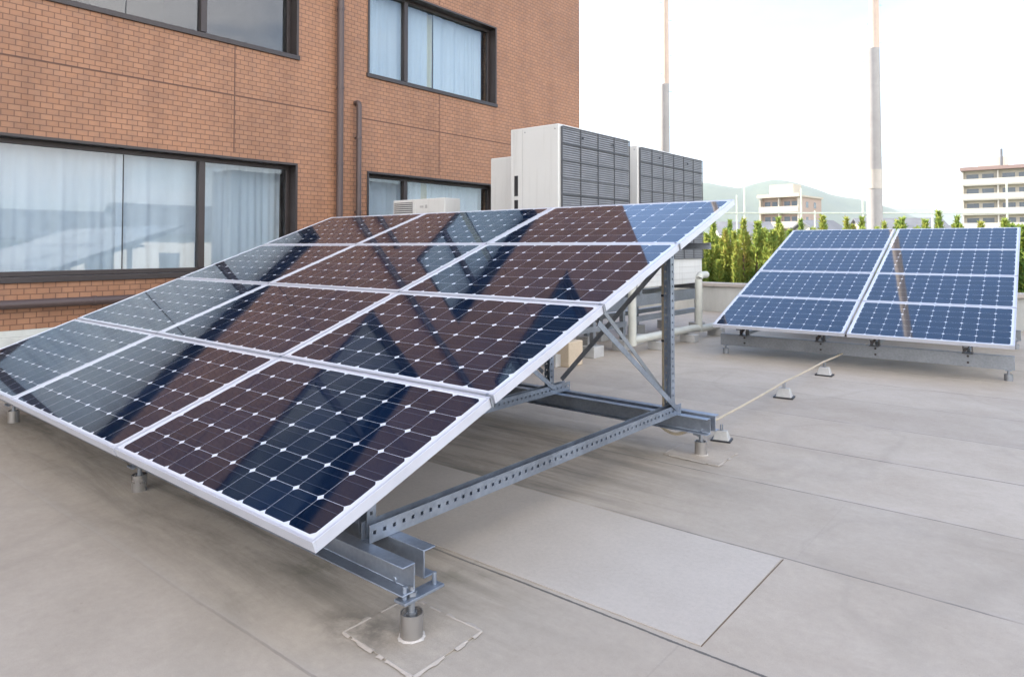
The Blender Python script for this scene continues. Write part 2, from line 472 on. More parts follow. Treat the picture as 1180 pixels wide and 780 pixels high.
    h = b.math('ADD', b.math('MULTIPLY', n_grain, 0.4), b.math('ADD', n_fine, b.math('MULTIPLY', fr, 0.8)))
    b.bsdf(c, b.rng(n_mid, 0.3, 0.7, 0.62, 0.8), 0, b.bump(h, 0.18, 0.003))
    return b.m
M['roof'] = mat_roof()

def mat_patch(name, a, bcol):
    b = NB(name)
    geo = b.n('ShaderNodeNewGeometry'); P = geo.outputs['Position']
    n1 = b.noise(P, 2.2, 6, 0.6); n2 = b.noise(P, 300, 2, 0.6); n3 = b.noise(P, 45, 4, 0.6)
    c = b.mix(b.rng(n1, 0.3, 0.7), a, bcol)
    c = b.mixmul(1.0, c, b.mix(b.rng(n2, 0.25, 0.75), (0.9, 0.9, 0.9), (1.08, 1.08, 1.08)))
    c = b.mixmul(1.0, c, b.mix(b.rng(n3, 0.25, 0.75), (0.94, 0.94, 0.94), (1.05, 1.05, 1.05)))
    b.bsdf(c, 0.72, 0, b.bump(b.math('ADD', n2, n3), 0.18, 0.003))
    return b.m
M['patch'] = mat_patch('newer_membrane', (0.415, 0.362, 0.305), (0.46, 0.405, 0.345))
M['foot_patch'] = mat_patch('membrane_collar', (0.395, 0.34, 0.28), (0.45, 0.39, 0.33))
M['sealant'] = mat_patch('white_sealant', (0.42, 0.375, 0.325), (0.50, 0.455, 0.41))

def mat_leaf(name, cols, trans=0.5):
    b = NB(name)
    geo = b.n('ShaderNodeNewGeometry')
    ri = geo.outputs['Random Per Island']
    ob = b.n('ShaderNodeObjectInfo')
    pn = b.noise(geo.outputs['Position'], 1.1, 4, 0.6)
    ramp = b.n('ShaderNodeValToRGB')
    cr_ = ramp.color_ramp
    for i, c in enumerate(cols):
        e = cr_.elements[i] if i < 2 else cr_.elements.new(i / (len(cols) - 1))
        e.position = i / (len(cols) - 1); e.color = (*c, 1)
    f = b.math('ADD', b.math('MULTIPLY', ri, 0.45), b.math('ADD', b.rng(pn, 0.3, 0.7, -0.05, 0.35), b.math('MULTIPLY', ob.outputs['Random'], 0.3)))
    b.l(f, ramp.inputs['Fac'])
    d = b.n('ShaderNodeBsdfDiffuse'); b.l(ramp.outputs['Color'], d.inputs['Color'])
    t = b.n('ShaderNodeBsdfTranslucent'); b.l(ramp.outputs['Color'], t.inputs['Color'])
    mx = b.n('ShaderNodeMixShader'); mx.inputs[0].default_value = trans
    b.l(d.outputs[0], mx.inputs[1]); b.l(t.outputs[0], mx.inputs[2]); b.l(mx.outputs[0], b.out.inputs['Surface'])
    return b.m
M['leaf'] = mat_leaf('conifer_foliage', [(0.09, 0.19, 0.07), (0.19, 0.30, 0.085), (0.30, 0.37, 0.09), (0.39, 0.41, 0.10), (0.36, 0.27, 0.10)])
M['bark'] = simple_mat('brown_bark', (0.10, 0.065, 0.04), 0.9, 0, 0.25, 8, 0.4)
M['stucco_cream'] = simple_mat('cream_stucco', (0.47, 0.42, 0.34), 0.85, 0, 0.06, 0.4)
M['stucco_white'] = simple_mat('white_stucco', (0.52, 0.48, 0.41), 0.85, 0, 0.06, 0.3)
M['stucco_pink'] = simple_mat('pinkish_render', (0.38, 0.29, 0.24), 0.85, 0, 0.06, 0.4)
M['far_window'] = simple_mat('far_window_glass', (0.10, 0.12, 0.14), 0.15, 0, 0.2, 0.5)
M['eave'] = simple_mat('reddish_eave', (0.28, 0.19, 0.165), 0.8)
M['slate'] = simple_mat('grey_roof_tile', (0.12, 0.125, 0.135), 0.7, 0, 0.2, 0.6)
M['white_paint'] = simple_mat('white_house_paint', (0.78, 0.76, 0.70), 0.7, 0, 0.04, 0.4)
M['post_paint'] = simple_mat('pale_green_post_paint', (0.55, 0.58, 0.50), 0.5)

# ------------------------------------------------------------------ ground, flat roof, hills
def mat_ground():
    b = NB('town_ground')
    geo = b.n('ShaderNodeNewGeometry'); P = geo.outputs['Position']
    n1 = b.noise(P, 0.02, 6, 0.6); n2 = b.noise(P, 0.4, 5)
    c = b.mix(b.rng(n1, 0.4, 0.6), (0.09, 0.12, 0.05), (0.20, 0.19, 0.165))
    c = b.mixmul(0.6, c, b.mix(n2, (0.7, 0.7, 0.7), (1.2, 1.2, 1.2)))
    b.bsdf(c, 0.9)
    return b.m
g = MB()
n = 48
ring = [g.bm.verts.new((6600 * math.cos(2 * math.pi * i / n), 6600 * math.sin(2 * math.pi * i / n), -4.0)) for i in range(n)]
g.bm.faces.new(ring)
tag(g.build('ground', mat_ground()), kind='structure')

g = MB(); g.box((-8.98, -9, -3.9), (9.0, 14.60, 0.0))
tag(g.build('flat_roof', M['roof']), kind='structure')

def hill_mat(name, a, c2):
    b = NB(name)
    geo = b.n('ShaderNodeNewGeometry'); P = geo.outputs['Position']
    n1 = b.noise(P, 0.012, 8, 0.7)
    b.bsdf(b.mix(b.rng(n1, 0.3, 0.7), a, c2), 0.95)
    return b.m
def hills(name, mat, cx, cy, peaks, seed, half=(2600, 700), step=45):
    bm = bmesh.new()
    vm = {}
    nx = int(half[0] * 2 / step); ny = int(half[1] * 2 / step)
    for i in range(nx + 1):
        for j in range(ny + 1):
            x = -half[0] + i * step; y = -half[1] + j * step
            h = 0
            for (px_, py_, hh, sx, sy) in peaks:
                h = max(h, hh * math.exp(-((x - px_) / sx) ** 2 - ((y - py_) / sy) ** 2))
            v = Vector((x * 0.004, y * 0.004, seed))
            h *= 1 + 0.16 * noise.fractal(v, 0.9, 2.0, 5)
            h += (noise.fractal(v * 6, 0.9, 2.0, 3)) * 5 * min(1, h / 30)
            vm[i, j] = bm.verts.new((x, y, max(-6, h - 8)))
    for i in range(nx):
        for j in range(ny):
            f = bm.faces.new((vm[i, j], vm[i+1, j], vm[i+1, j+1], vm[i, j+1])); f.smooth = True
    me = bpy.data.meshes.new(name); bm.to_mesh(me); bm.free(); me.materials.append(mat)
    o = bpy.data.objects.new(name, me); COL.objects.link(o); o.location = (cx, cy, -4)
    return tag(o, kind='structure')
def at_pix(u, v, depth):
    """world point seen at reference-photo pixel (u, v) at a distance along the view axis"""
    yaw = R(39.70); pt = R(1.56)
    a = (u - 590) / 787.0; b_ = -(v - 262.5) / 787.0
    fwd = math.cos(pt) - b_ * math.sin(pt); up = math.sin(pt) + b_ * math.cos(pt)
    k = depth / fwd
    return Vector(((a * math.cos(yaw) - fwd * math.sin(yaw)) * k, (a * math.sin(yaw) + fwd * math.cos(yaw)) * k, 1.45 + up * k))
def ridge(name, mat, skyline, depth, half_y, seed, step=40):
    """a hill range whose crest runs through the given heights, with slopes front and back"""
    pts = []
    for u, v in skyline:
        p = at_pix(u, v, depth); pts.append((p.x, p.y, p.z + 4))
    ax = Vector((pts[-1][0] - pts[0][0], pts[-1][1] - pts[0][1], 0)); Ln = ax.length; ax.normalize()
    ay = Vector((-ax.y, ax.x, 0))
    ss = [(Vector((p[0] - pts[0][0], p[1] - pts[0][1], 0))).dot(ax) for p in pts]
    def crest(t):
        if t <= ss[0]: return pts[0][2]
        for i in range(len(ss) - 1):
            if t <= ss[i+1]:
                k = (t - ss[i]) / (ss[i+1] - ss[i]); k = k * k * (3 - 2 * k) * 0.5 + k * 0.5
                return pts[i][2] + (pts[i+1][2] - pts[i][2]) * k
        return pts[-1][2]
    bm = bmesh.new(); vm = {}
    nx = int(Ln / step); ny = int(half_y * 2 / step)
    for i in range(nx + 1):
        for j in range(ny + 1):
            t = i * step; y = -half_y + j * step
            v3 = Vector((t * 0.004, y * 0.004, seed))
            f = math.exp(-(y / (half_y * 0.45)) ** 2)
            h = crest(t) * f * (1 + (0.35 * noise.fractal(v3, 0.9, 2.0, 5)) * (1 - f)) + noise.fractal(v3 * 7, 0.9, 2.0, 3) * 3.0 * f
            q = ax * t + ay * y
            vm[i, j] = bm.verts.new((q.x, q.y, max(-3, h - 6 * (1 - f))))
    for i in range(nx):
        for j in range(ny):
            fc = bm.faces.new((vm[i, j], vm[i+1, j], vm[i+1, j+1], vm[i, j+1])); fc.smooth = True
    me = bpy.data.meshes.new(name); bm.to_mesh(me); bm.free(); me.materials.append(mat)
    o = bpy.data.objects.new(name, me); COL.objects.link(o); o.location = (pts[0][0], pts[0][1], -4)
    return tag(o, kind='structure')
ridge('hills', hill_mat('wooded_hillside', (0.035, 0.06, 0.03), (0.075, 0.095, 0.05)),
      [(500, 250), (600, 228), (700, 215), (780, 212), (800, 211), (815, 211), (835, 215), (850, 217), (865, 213), (880, 209), (893, 207), (910, 210), (930, 216), (950, 223), (965, 227), (985, 229), (1005, 235), (1025, 244), (1060, 258), (1120, 276)], 2600, 700, 2.0)
ridge('far_hills', hill_mat('far_wooded_hillside', (0.04, 0.065, 0.04), (0.07, 0.09, 0.06)),
      [(850, 246), (950, 240), (1010, 237), (1040, 241), (1065, 240), (1090, 243), (1115, 240), (1180, 236), (1300, 232), (1400, 238)], 4600, 800, 5.0, 60)

# ------------------------------------------------------------------ brick building
WX = -9.0
Y0, Y1, BD = -16.0, 13.33, 17.0
ZT = 11.4
bld = empty('brick_building', (WX, 0, 0), 0, 'large brown brick school building with wide dark framed windows and brown downpipes', 'building')
def wall_with_holes(holes):
    """front wall plane at x=WX, thickness .35 inwards, real openings"""
    ys = sorted({Y0, Y1, *[h[0] for h in holes], *[h[1] for h in holes]})
    zs = sorted({0.53, ZT, *[h[2] for h in holes], *[h[3] for h in holes]})
    m = MB(); T = 0.35
    def solid(i, j):
        if i < 0 or j < 0 or i >= len(ys) - 1 or j >= len(zs) - 1: return False
        yc = (ys[i] + ys[i+1]) / 2; zc = (zs[j] + zs[j+1]) / 2
        return not any(h[0] < yc < h[1] and h[2] < zc < h[3] for h in holes)
    for i in range(len(ys) - 1):
        for j in range(len(zs) - 1):
            if not solid(i, j): continue
            a, b_, c, d = ys[i], ys[i+1], zs[j], zs[j+1]
            m.quad((0, a, c), (0, b_, c), (0, b_, d), (0, a, d))
            m.quad((-T, a, c), (-T, a, d), (-T, b_, d), (-T, b_, c))
            if not solid(i-1, j): m.quad((0, a, c), (0, a, d), (-T, a, d), (-T, a, c))
            if not solid(i+1, j): m.quad((0, b_, c), (-T, b_, c), (-T, b_, d), (0, b_, d))
            if not solid(i, j-1): m.quad((0, a, c), (-T, a, c), (-T, b_, c), (0, b_, c))
            if not solid(i, j+1): m.quad((0, a, d), (0, b_, d), (-T, b_, d), (-T, a, d))
    bmesh.ops.remove_doubles(m.bm, verts=m.bm.verts, dist=0.0005)
    return m
FLOORS = [(1.10, 2.69), (4.30, 5.87), (7.52, 9.08)]
COLS = [(-7.1, -1.7, [-5.73, -3.08], []), (0.40, 5.80, [1.77, 4.42], [3.45]), (7.10, 10.34, [8.05], [])]
WIN = []
for zi, (za, zb) in enumerate(FLOORS):
    for ci, (ya, yb, mu, jo) in enumerate(COLS):
        WIN.append((ya, yb, za, zb, mu, jo, ci, zi))
wall_with_holes([w[:4] for w in WIN]).build('wall', M['brick'], bld)
m = MB()   # side, back walls and roof
m.box((-0.351, Y1 - 0.35, 0.53), (-BD, Y1, ZT)); m.box((-0.351, Y0, 0.53), (-BD, Y0 + 0.35, ZT)); m.box((-BD, Y0 + 0.351, 0.53), (-BD + 0.35, Y1 - 0.351, ZT))
m.build('wall', M['brick'], bld)
m = MB(); m.box((0.02, Y0 - 0.02, ZT), (-BD - 0.02, Y1 + 0.02, ZT + 0.28)); m.build('roof', M['concrete'], bld)
m = MB(); m.box((0.0, Y0, -4), (-BD, Y1, 0.529)); m.box((0.075, Y0, 0.002), (0.001, Y1, 0.46)); m.build('base_wall', M['parapet'], bld, 0.006)
# floors / partitions inside so that the rooms are dim
m = MB()
for z in (0.56, 3.55, 6.75, 9.95):
    m.box((-0.36, Y0 + 0.36, z), (-6.0, Y1 - 0.36, z + 0.2))
m.box((-6.01, Y0 + 0.36, 0.55), (-6.1, Y1 - 0.36, 10.9))
for y in (-0.7, 6.45): m.box((-0.36, y - 0.06, 0.77), (-6.0, y + 0.06, 10.9))
m.build('room_interior', M['room'], bld)

def curtain_mesh(ya, yb, za, zb, seed, amp=0.034, warm=None, part=None):
    rnd = random.Random(seed)
    bm = bmesh.new()
    n = max(8, int((yb - ya) / 0.018))
    ph = 0; pts = []; fr = rnd.uniform(17, 24); gather = 0
    for i in range(n + 1):
        y = ya + (yb - ya) * i / n
        ph += 0.018 * (fr + 8 * math.sin(y * 3.1 + seed) + rnd.uniform(-6, 6))
        a = amp * (0.55 + 0.45 * math.sin(y * 5.3 + seed * 2))
        pts.append((y, a * math.sin(ph) + 0.012 * math.sin(ph * 2.3 + 1)))
    zs = [zb, zb - 0.08, (za + zb) / 2, za]
    rows = []
    for k, z in enumerate(zs):
        s_ = (0.55, 0.8, 1.0, 1.15)[k]
        rows.append([bm.verts.new((dx * s_, y + 0.006 * k * math.sin(y * 9 + seed), z)) for y, dx in pts])
    for a, b_ in zip(rows, rows[1:]):
        for i in range(n):
            f = bm.faces.new((a[i], a[i+1], b_[i+1], b_[i])); f.smooth = True
    m = MB(); m.bm.free(); m.bm = bm
    return m
CURT = {  # (column, floor): list of (y0, y1, warm)
    (1, 0): [(0.46, 2.2, 0), (2.12, 3.5, 0), (3.42, 5.74, 0)],
    (2, 0): [(7.16, 8.6, 0), (8.55, 8.78, 1), (8.74, 10.28, 0)],
    (2, 1): [(7.16, 8.75, 0), (8.70, 8.92, 1), (8.90, 10.28, 0)],
    (1, 1): [(0.46, 1.4, 0)], (2, 2): [(7.16, 7.9, 0)], (1, 2): [(5.0, 5.74, 0)],
    (0, 0): [(-7.0, -4.4, 0), (-4.4, -1.8, 0)], (0, 1): [(-7.0, -5.8, 0)],
}
for (ya, yb, za, zb, mu, jo, ci, zi) in WIN:
    rec = -0.15
    m = MB(); w = 0.055
    # lining round the reveal, proud of the brick by 15 mm
    for (a, b_) in (((0.018, ya, zb - 0.035), (rec - 0.07, yb, zb)), ((0.03, ya - 0.02, za - 0.055), (rec - 0.07, yb + 0.02, za + 0.012)),
                    ((0.018, ya, za + 0.012), (rec - 0.07, ya + 0.035, zb - 0.035)), ((0.018, yb - 0.035, za + 0.012), (rec - 0.07, yb, zb - 0.035))):
        m.box(a, b_)
    # sash frame
    f0, f1 = rec - 0.065, rec
    m.box((f1, ya + 0.0352, zb - 0.0352 - w), (f0, yb - 0.0352, zb - 0.0352)); m.box((f1, ya + 0.0352, za + 0.0122), (f0, yb - 0.0352, za + 0.012 + w))
    m.box((f1, ya + 0.0352, za + 0.0122 + w), (f0, ya + 0.035 + w, zb - 0.0354 - w)); m.box((f1, yb - 0.035 - w, za + 0.0122 + w), (f0, yb - 0.0352, zb - 0.0354 - w))
    for y in mu: m.box((f1 + 0.03, y - 0.042, za + 0.013 + w), (f0, y + 0.042, zb - 0.036 - w))
    wf = m.build('window', M['dark_metal'], bld, 0.004)
    edges = [ya + 0.035 + w] + [e for y in mu for e in (y - 0.042, y + 0.042)] + [yb - 0.035 - w]
    m = MB()
    for a, b_ in zip(edges[::2], edges[1::2]):
        m.box((rec - 0.03, a + 0.001, za + 0.013 + w), (rec - 0.036, b_ - 0.001, zb - 0.037 - w))
    m.build('pane', M['glass'], wf)
    for y in jo:
        m = MB(); m.box((rec - 0.028, y - 0.006, za + 0.014 + w), (rec - 0.04, y + 0.006, zb - 0.038 - w)); m.build('glazing_joint', M['black'], wf)
    for k, (a, b_, wm) in enumerate(CURT.get((ci, zi), [])):
        cm = curtain_mesh(a, b_, za + 0.02, zb - 0.05, ci * 7 + zi * 3 + k * 1.7)
        bmesh.ops.translate(cm.bm, verts=cm.bm.verts, vec=(rec - 0.19 - 0.03 * (k % 2), 0, 0))
        cm.build('curtain', M['curtain_warm'] if wm else M['curtain'], wf)

def pipe_part(name, pts, r, mat=M['pipe_brown'], brackets=()):
    m = MB(); m.tube(pts, r, 16)
    for (p, ax) in brackets:
        p = Vector(p); ax = Vector(ax)
        m.tube([p - ax * 0.02, p + ax * 0.02], r + 0.007, 16)
        m.box((p.x - 0.001, p.y - 0.012, p.z - 0.012), (0.001, p.y + 0.012, p.z + 0.012))
    return m.build(name, mat, bld)
pipe_part('downpipe', [(0.09, 6.50, 0.3), (0.09, 6.50, ZT - 0.2)], 0.052, brackets=[((0.09, 6.50, z), (0, 0, 1)) for z in (1.4, 2.75, 3.95, 5.2, 6.5, 8, 9.5, 10.8)])
pipe_part('vent_pipe', [(0.002, 6.86, 3.77)] + arc((0.05, 6.86, 3.72), 0.05, math.pi / 2, 0, (1, 0, 0), (0, 0, 1), 6) + [(0.10, 6.86, 0.5)], 0.042, brackets=[((0.10, 6.86, z), (0, 0, 1)) for z in (2.0, 3.2)])
pipe_part('drain_pipe', [(0.10, -6, 0.86), (0.10, 6.2, 0.80), (0.10, 6.35, 0.76), (0.10, 6.38, 0.5)], 0.05, brackets=[((0.10, y, 0.86 - (y + 6) * 0.0049), (0, 1, 0)) for y in (-3, -1, 1, 3.05, 5)])
# movement joints in the tiling
m = MB()
for y in (4.80, 8.75): 
    for (za, zb) in ((2.75, 4.24), (5.90, 7.46), (9.12, 11.2)): m.box((0.0025, y - 0.007, za), (-0.004, y + 0.007, zb))
for (a, b_) in ((-16, 4.79), (4.81, 6.44), (6.92, 8.74), (8.76, 13.3)): m.box((0.0025, a, 3.542), (-0.004, b_, 3.555))
m.build('movement_joint', simple_mat('dark_joint_sealant', (0.10, 0.05, 0.035), 0.8), bld)

# ------------------------------------------------------------------ roof details
def sheet(name, pts, z, mat, label, cat, group=None, th=0.003):
    m = MB(); top = [(x, y, z) for x, y in pts]
    t = [m.bm.verts.new(p) for p in top]; b_ = [m.bm.verts.new((p[0], p[1], z - th)) for p in top]
    m.bm.faces.new(t)
    for i in range(len(t)): m.bm.faces.new((t[i], b_[i], b_[(i+1) % len(t)], t[(i+1) % len(t)]))
    return m.build(name, mat)
o = sheet('membrane_patch', [(-1.082, 2.375), (-1.087, 3.268), (-3.6, 3.205), (-3.6, 2.32)], 0.004, M['patch'], '', '')
tag(o, 'pale newer membrane patch laid on the roof beside the near solar array', 'roof patch')
m = MB(); m.box((-1.0785, 2.375, 0.001), (-1.0815, 3.27, 0.0025)); m.build('seam_edge', M['bark'], o)

# parapet
par = MB(); par.box((-8.9, 14.62, -3.9), (9.0, 14.86, 0.56)); 
pa = par.build('parapet', M['parapet'], None, 0.01)
tag(pa, 'low pale parapet wall along the far edge of the roof', 'parapet wall')
m = MB(); m.box((-8.9, 14.56, 0.5605), (9.0, 14.92, 0.64)); m.build('coping', M['sealant'], pa, 0.012)

# ------------------------------------------------------------------ solar panels
def make_panel(W, Hh, name='solar_panel'):
    """local origin at the low right corner of the top face, x along the width, y up the slope"""
    e = 0.0125
    bm = bmesh.new()
    uvl = bm.loops.layers.uv.new('UVMap')
    x0, x1, y0, y1 = e, W - e, e, Hh - e
    mx, my = 0.024, 0.014
    px_, py_ = (x1 - x0 - 2 * mx) / 10, (y1 - y0 - 2 * my) / 6
    def uv(x, y): return ((x - x0 - mx) / px_, (y - y0 - my) / py_)
    vs_ = [bm.verts.new((x, y, z)) for z in (-0.0025, -0.008) for x, y in ((x0, y0), (x1, y0), (x1, y1), (x0, y1))]
    f = bm.faces.new(vs_[:4]); 
    f2 = bm.faces.new(vs_[4:][::-1])
    for ff in (f, f2):
        for lp in ff.loops: lp[uvl].uv = uv(lp.vert.co.x, lp.vert.co.y)
    for lp in f2.loops: lp[uvl].uv = (-1, -1)
    me = bpy.data.meshes.new(name); bm.to_mesh(me); bm.free(); me.materials.append(M['cells'])
    p = bpy.data.objects.new(name, me); COL.objects.link(p)
    m = MB(); h = 0.044
    for a, b_ in (((0, 0), (W, e)), ((0, Hh - e), (W, Hh)), ((0, e + .0001), (e, Hh - e - .0001)), ((W - e, e + .0001), (W, Hh - e - .0001))):
        m.box((a[0], a[1], -h), (b_[0], b_[1], 0))
    # inner lips at the foot of the frame
    m.box((e, e + .001, -h), (W - e, e + 0.026, -h + 0.002)); m.box((e, Hh - e - 0.026, -h), (W - e, Hh - e - .001, -h + 0.002))
    m.build('frame', M['alu'], p, 0.0015)
    m = MB(); m.box((W / 2 - 0.06, Hh - 0.16, -0.033), (W / 2 + 0.06, Hh - 0.07, -0.009)); m.build('junction_box', M['black'], p, 0.003)
    return p

def lay_panels(root, sx, pitch_x, W, tilt, z0, cols, rows, gap_add=0.0):
    proto = make_panel(W, 0.984)
    k = 0
    for c in range(cols):
        for r in range(rows):
            p = proto if k == 0 else copy_tree(proto)
            k += 1
            p.parent = root
            y = r * 1.0 + 0.008
            x = (-(c + 1) * pitch_x + (pitch_x - W)) if sx < 0 else c * pitch_x
            p.location = (x, y * math.cos(tilt), z0 + y * math.sin(tilt))
            j = random.Random(k * 13 + cols)
            p.rotation_euler = (tilt + R(j.uniform(-0.07, 0.07)), R(j.uniform(-0.09, 0.09)), 0)

def c_channel(m, p0, p1, hgt, flange, t=0.006, side=1):
    """C section, web vertical at the line p0-p1 (bottom), flanges to 'side' (left-hand +1 of the direction)"""
    s_ = -side
    prof = [(0, 0), (s_ * flange, 0), (s_ * flange, t), (s_ * t, t), (s_ * t, hgt - t), (s_ * flange, hgt - t), (s_ * flange, hgt), (0, hgt)]
    m.prism(prof, p0, p1)

def slotted_strut(p0, p1, up, size=0.06, depth=0.045, hole=0.016, pitch=0.05, t=0.0025, both=True):
    """U strut: back wall and two side walls, the side walls with real holes. 'up' points out of the open side"""
    m = MB()
    p0 = Vector(p0); p1 = Vector(p1); d = (p1 - p0); Ln = d.length; d.normalize()
    v = Vector(up); v = (v - d * v.dot(d)).normalized(); u = d.cross(v)
    bm = m.bm
    def P(s_, a, b_): return p0 + d * s_ + u * a + v * b_
    def holed_wall(a):
        nn = max(1, int(Ln / pitch)); pt = Ln / nn
        zc = depth * 0.52; hh = hole / 2
        zs = [0, zc - hh, zc + hh, depth]
        ss = [0.0]
        for i in range(nn):
            ss += [(i + .5) * pt - hh, (i + .5) * pt + hh]
        ss.append(Ln)
        g_ = [[bm.verts.new(P(s_, a, z)) for z in zs] for s_ in ss]
        for i in range(len(ss) - 1):
            for j in range(3):
                if i % 2 == 1 and j == 1: continue
                bm.faces.new((g_[i][j], g_[i+1][j], g_[i+1][j+1], g_[i][j+1]))
    holed_wall(size / 2)
    if both: holed_wall(-size / 2)
    m.quad(P(0, -size/2, 0), P(Ln, -size/2, 0), P(Ln, size/2, 0), P(0, size/2, 0))
    bmesh.ops.remove_doubles(bm, verts=bm.verts, dist=0.0003)
    return m
def solid_strut(o, t=0.003):
    md = o.modifiers.new('thickness', 'SOLIDIFY'); md.thickness = t; md.offset = 0
    return o
def angle_bar(m, p0, p1, up, w=0.04, t=0.004):
    m.prism([(0, 0), (w, 0), (w, t), (t, t), (t, w), (0, w)], p0, p1, up)

# ---- the near array
T1 = R(20.19); A1 = Vector((-2.034, 1.3733, 0)); Z1 = 0.4354
root1 = empty('solar_array', A1, 0, 'large dark solar array of twelve tilted panels on a raised steel frame, nearest', 'solar array')
lay_panels(root1, -1, 1.7209, 1.708, T1, Z1, 3, 4)
def l1(x, y, z): return (x - A1.x, y - A1.y, z)
def under1(y, off=0.05): return Z1 + (y - A1.y) * math.tan(T1) - off / math.cos(T1)
# clamps on the right edge, between rows
for r in (1, 2, 3):
    y = r * 1.0
    for x in (-0.03, -1.7209 + 0.006, -3.4418 + 0.006):
        p = Vector((x, y * math.cos(T1), Z1 + y * math.sin(T1)))
        n_ = Vector((0, -math.sin(T1), math.cos(T1)))
        m = MB(); m.tube([p + n_ * 0.0005, p + n_ * 0.006], 0.008, 8); m.build('clamp', M['galv'], root1)
for r in (1, 2, 3):   # little black earthing clips on the side of the frame
    y = r * 1.0
    p0 = Vector((0.0015, (y - 0.006) * math.cos(T1), Z1 + (y - 0.006) * math.sin(T1) - 0.046)); s_ = Vector((0, math.cos(T1), math.sin(T1)))
    m = MB(); m.prism([(0, 0), (0.006, 0), (0.006, 0.046), (0, 0.046)], p0, p0 + s_ * 0.010); m.build('earth_clip', M['galv_dull'], root1)
XL = -7.15
for (yw, sd, nm, xe) in ((1.745, -1, 'beam', -1.915), (1.832, 1, 'beam', -1.962), (4.475, -1, 'beam', -1.955), (4.555, 1, 'beam', -1.955)):
    m = MB()
    c_channel(m, l1(XL, yw, 0.172), l1(xe, yw, 0.172), 0.108, 0.062, 0.006, sd)
    for x in (-2.02, -4.5, -6.9):
        m.hexbolt(l1(x, yw, 0.19), (0, -sd * -1 if False else sd, 0), 0.011, 0.012)
    m.build('beam', M['galv'], root1, 0.002)
def foot(root, loc, x, y, ztop=0.096, plate_z=0.146, r=0.042, ylen=0.20, mat=M['stainless']):
    m = MB()
    n = 22
    # open-topped stainless sleeve
    prof = [(r, 0.0), (r, ztop), (r - 0.005, ztop), (r - 0.005, ztop - 0.02), (0.0, ztop - 0.02)]
    rings = [[m.bm.verts.new(Vector(loc(x, y, 0)) + Vector((pr * math.cos(2 * math.pi * i / n), pr * math.sin(2 * math.pi * i / n), pz))) for i in range(n)] for pr, pz in prof[:-1]]
    for a, b_ in zip(rings, rings[1:]):
        for i in range(n):
            f = m.bm.faces.new((a[i], a[(i+1) % n], b_[(i+1) % n], b_[i])); f.smooth = False
    m.bm.faces.new(rings[-1])
    for f in m.bm.faces:
        if abs(f.normal.z) < 0.5: f.smooth = True
    ft = m.build('foot', mat, root)
    m = MB(); c = loc(x, y, 0)
    m.cyl(c, 0.012, ztop - 0.03, plate_z + 0.045, 12); m.tube([(c[0], c[1], ztop - 0.02), (c[0], c[1], ztop + 0.002)], 0.021, 6); m.tube([(c[0], c[1], plate_z + 0.012), (c[0], c[1], plate_z + 0.026)], 0.021, 6)
    m.build('stud', M['galv_dull'], ft)
    m = MB(); m.box((c[0] - 0.03, c[1] - ylen / 2 + 0.04, plate_z), (c[0] + 0.03, c[1] + ylen / 2 + 0.04, plate_z + 0.010))
    for dy in (-ylen / 2 + 0.065, ylen / 2 + 0.015):
        m.cyl((c[0], c[1] + dy), 0.009, plate_z - 0.012, plate_z + 0.055, 8)
    m.build('plate', M['galv'], ft, 0.001)
    return ft
feet1 = [(-1.93, 1.742), (-4.33, 1.742), (-6.80, 1.742), (-2.052, 4.53), (-4.35, 4.53), (-6.75, 4.53)]
for x, y in feet1[:6]: foot(root1, l1, x, y)
# rails front to back, posts, braces
RX = (-2.165, -3.215, -5.05, -6.85)
for i, x in enumerate(RX):
    y1_ = 4.47 if i == 0 else 4.62
    solid_strut(slotted_strut(l1(x - 0.03, 1.735, 0.2815), l1(x - 0.03, y1_, 0.2815), (0, 0, 1), 0.05, 0.07, 0.016, 0.05).build('rail', M['galv'], root1))
    # rear post, open towards the low side
    px_ = x - 0.062
    solid_strut(slotted_strut(l1(px_, 4.44, 0.284), l1(px_, 4.44, under1(4.44, 0.06)), (0, -1, 0), 0.05, 0.055, 0.015, 0.05).build('post', M['galv'], root1))
    # short front post
    solid_strut(slotted_strut(l1(px_ - 0.01, 1.80, 0.284), l1(px_ - 0.01, 1.80, under1(1.80, 0.055)), (0, -1, 0), 0.05, 0.045, 0.015, 0.05).build('post', M['galv'], root1))
    # sloping rafter under the panels
    m = MB(); a = (x - 0.10, 1.50); b_ = (x - 0.10, 5.02)
    m.prism([(-.02, 0), (.02, 0), (.02, .05), (-.02, .05)], l1(a[0], a[1], under1(a[1], 0.108)), l1(b_[0], b_[1], under1(b_[1], 0.108)), (0, -math.sin(T1), math.cos(T1)))
    m.build('rafter', M['galv_dull'], root1)
    # diagonal braces in the plane of the slope
    m = MB(); angle_bar(m, l1(x + 0.005, 4.40, 0.345), l1(x + 0.005, 3.40, 1.02), (-1, 0, 0), 0.036); m.build('brace', M['galv'], root1)
    m = MB(); angle_bar(m, l1(x - 0.12, 4.42, 0.45), l1(x - 0.12, 3.62, 1.09), (-1, 0, 0), 0.03); m.build('brace', M['galv_dull'], root1)
for a, b_ in ((0, 1), (2, 3)):
    m = MB(); angle_bar(m, l1(RX[a] - 0.07, 4.475, 1.44), l1(RX[b_] + 0.0, 4.475, 0.40), (0, 1, 0), 0.036); m.build('brace', M['galv_dull'], root1)
m = MB(); angle_bar(m, l1(RX[1] - 0.2, 4.475, 1.40), l1(RX[2] + 0.0, 4.475, 0.40), (0, 1, 0), 0.036); m.build('brace', M['galv_dull'], root1)
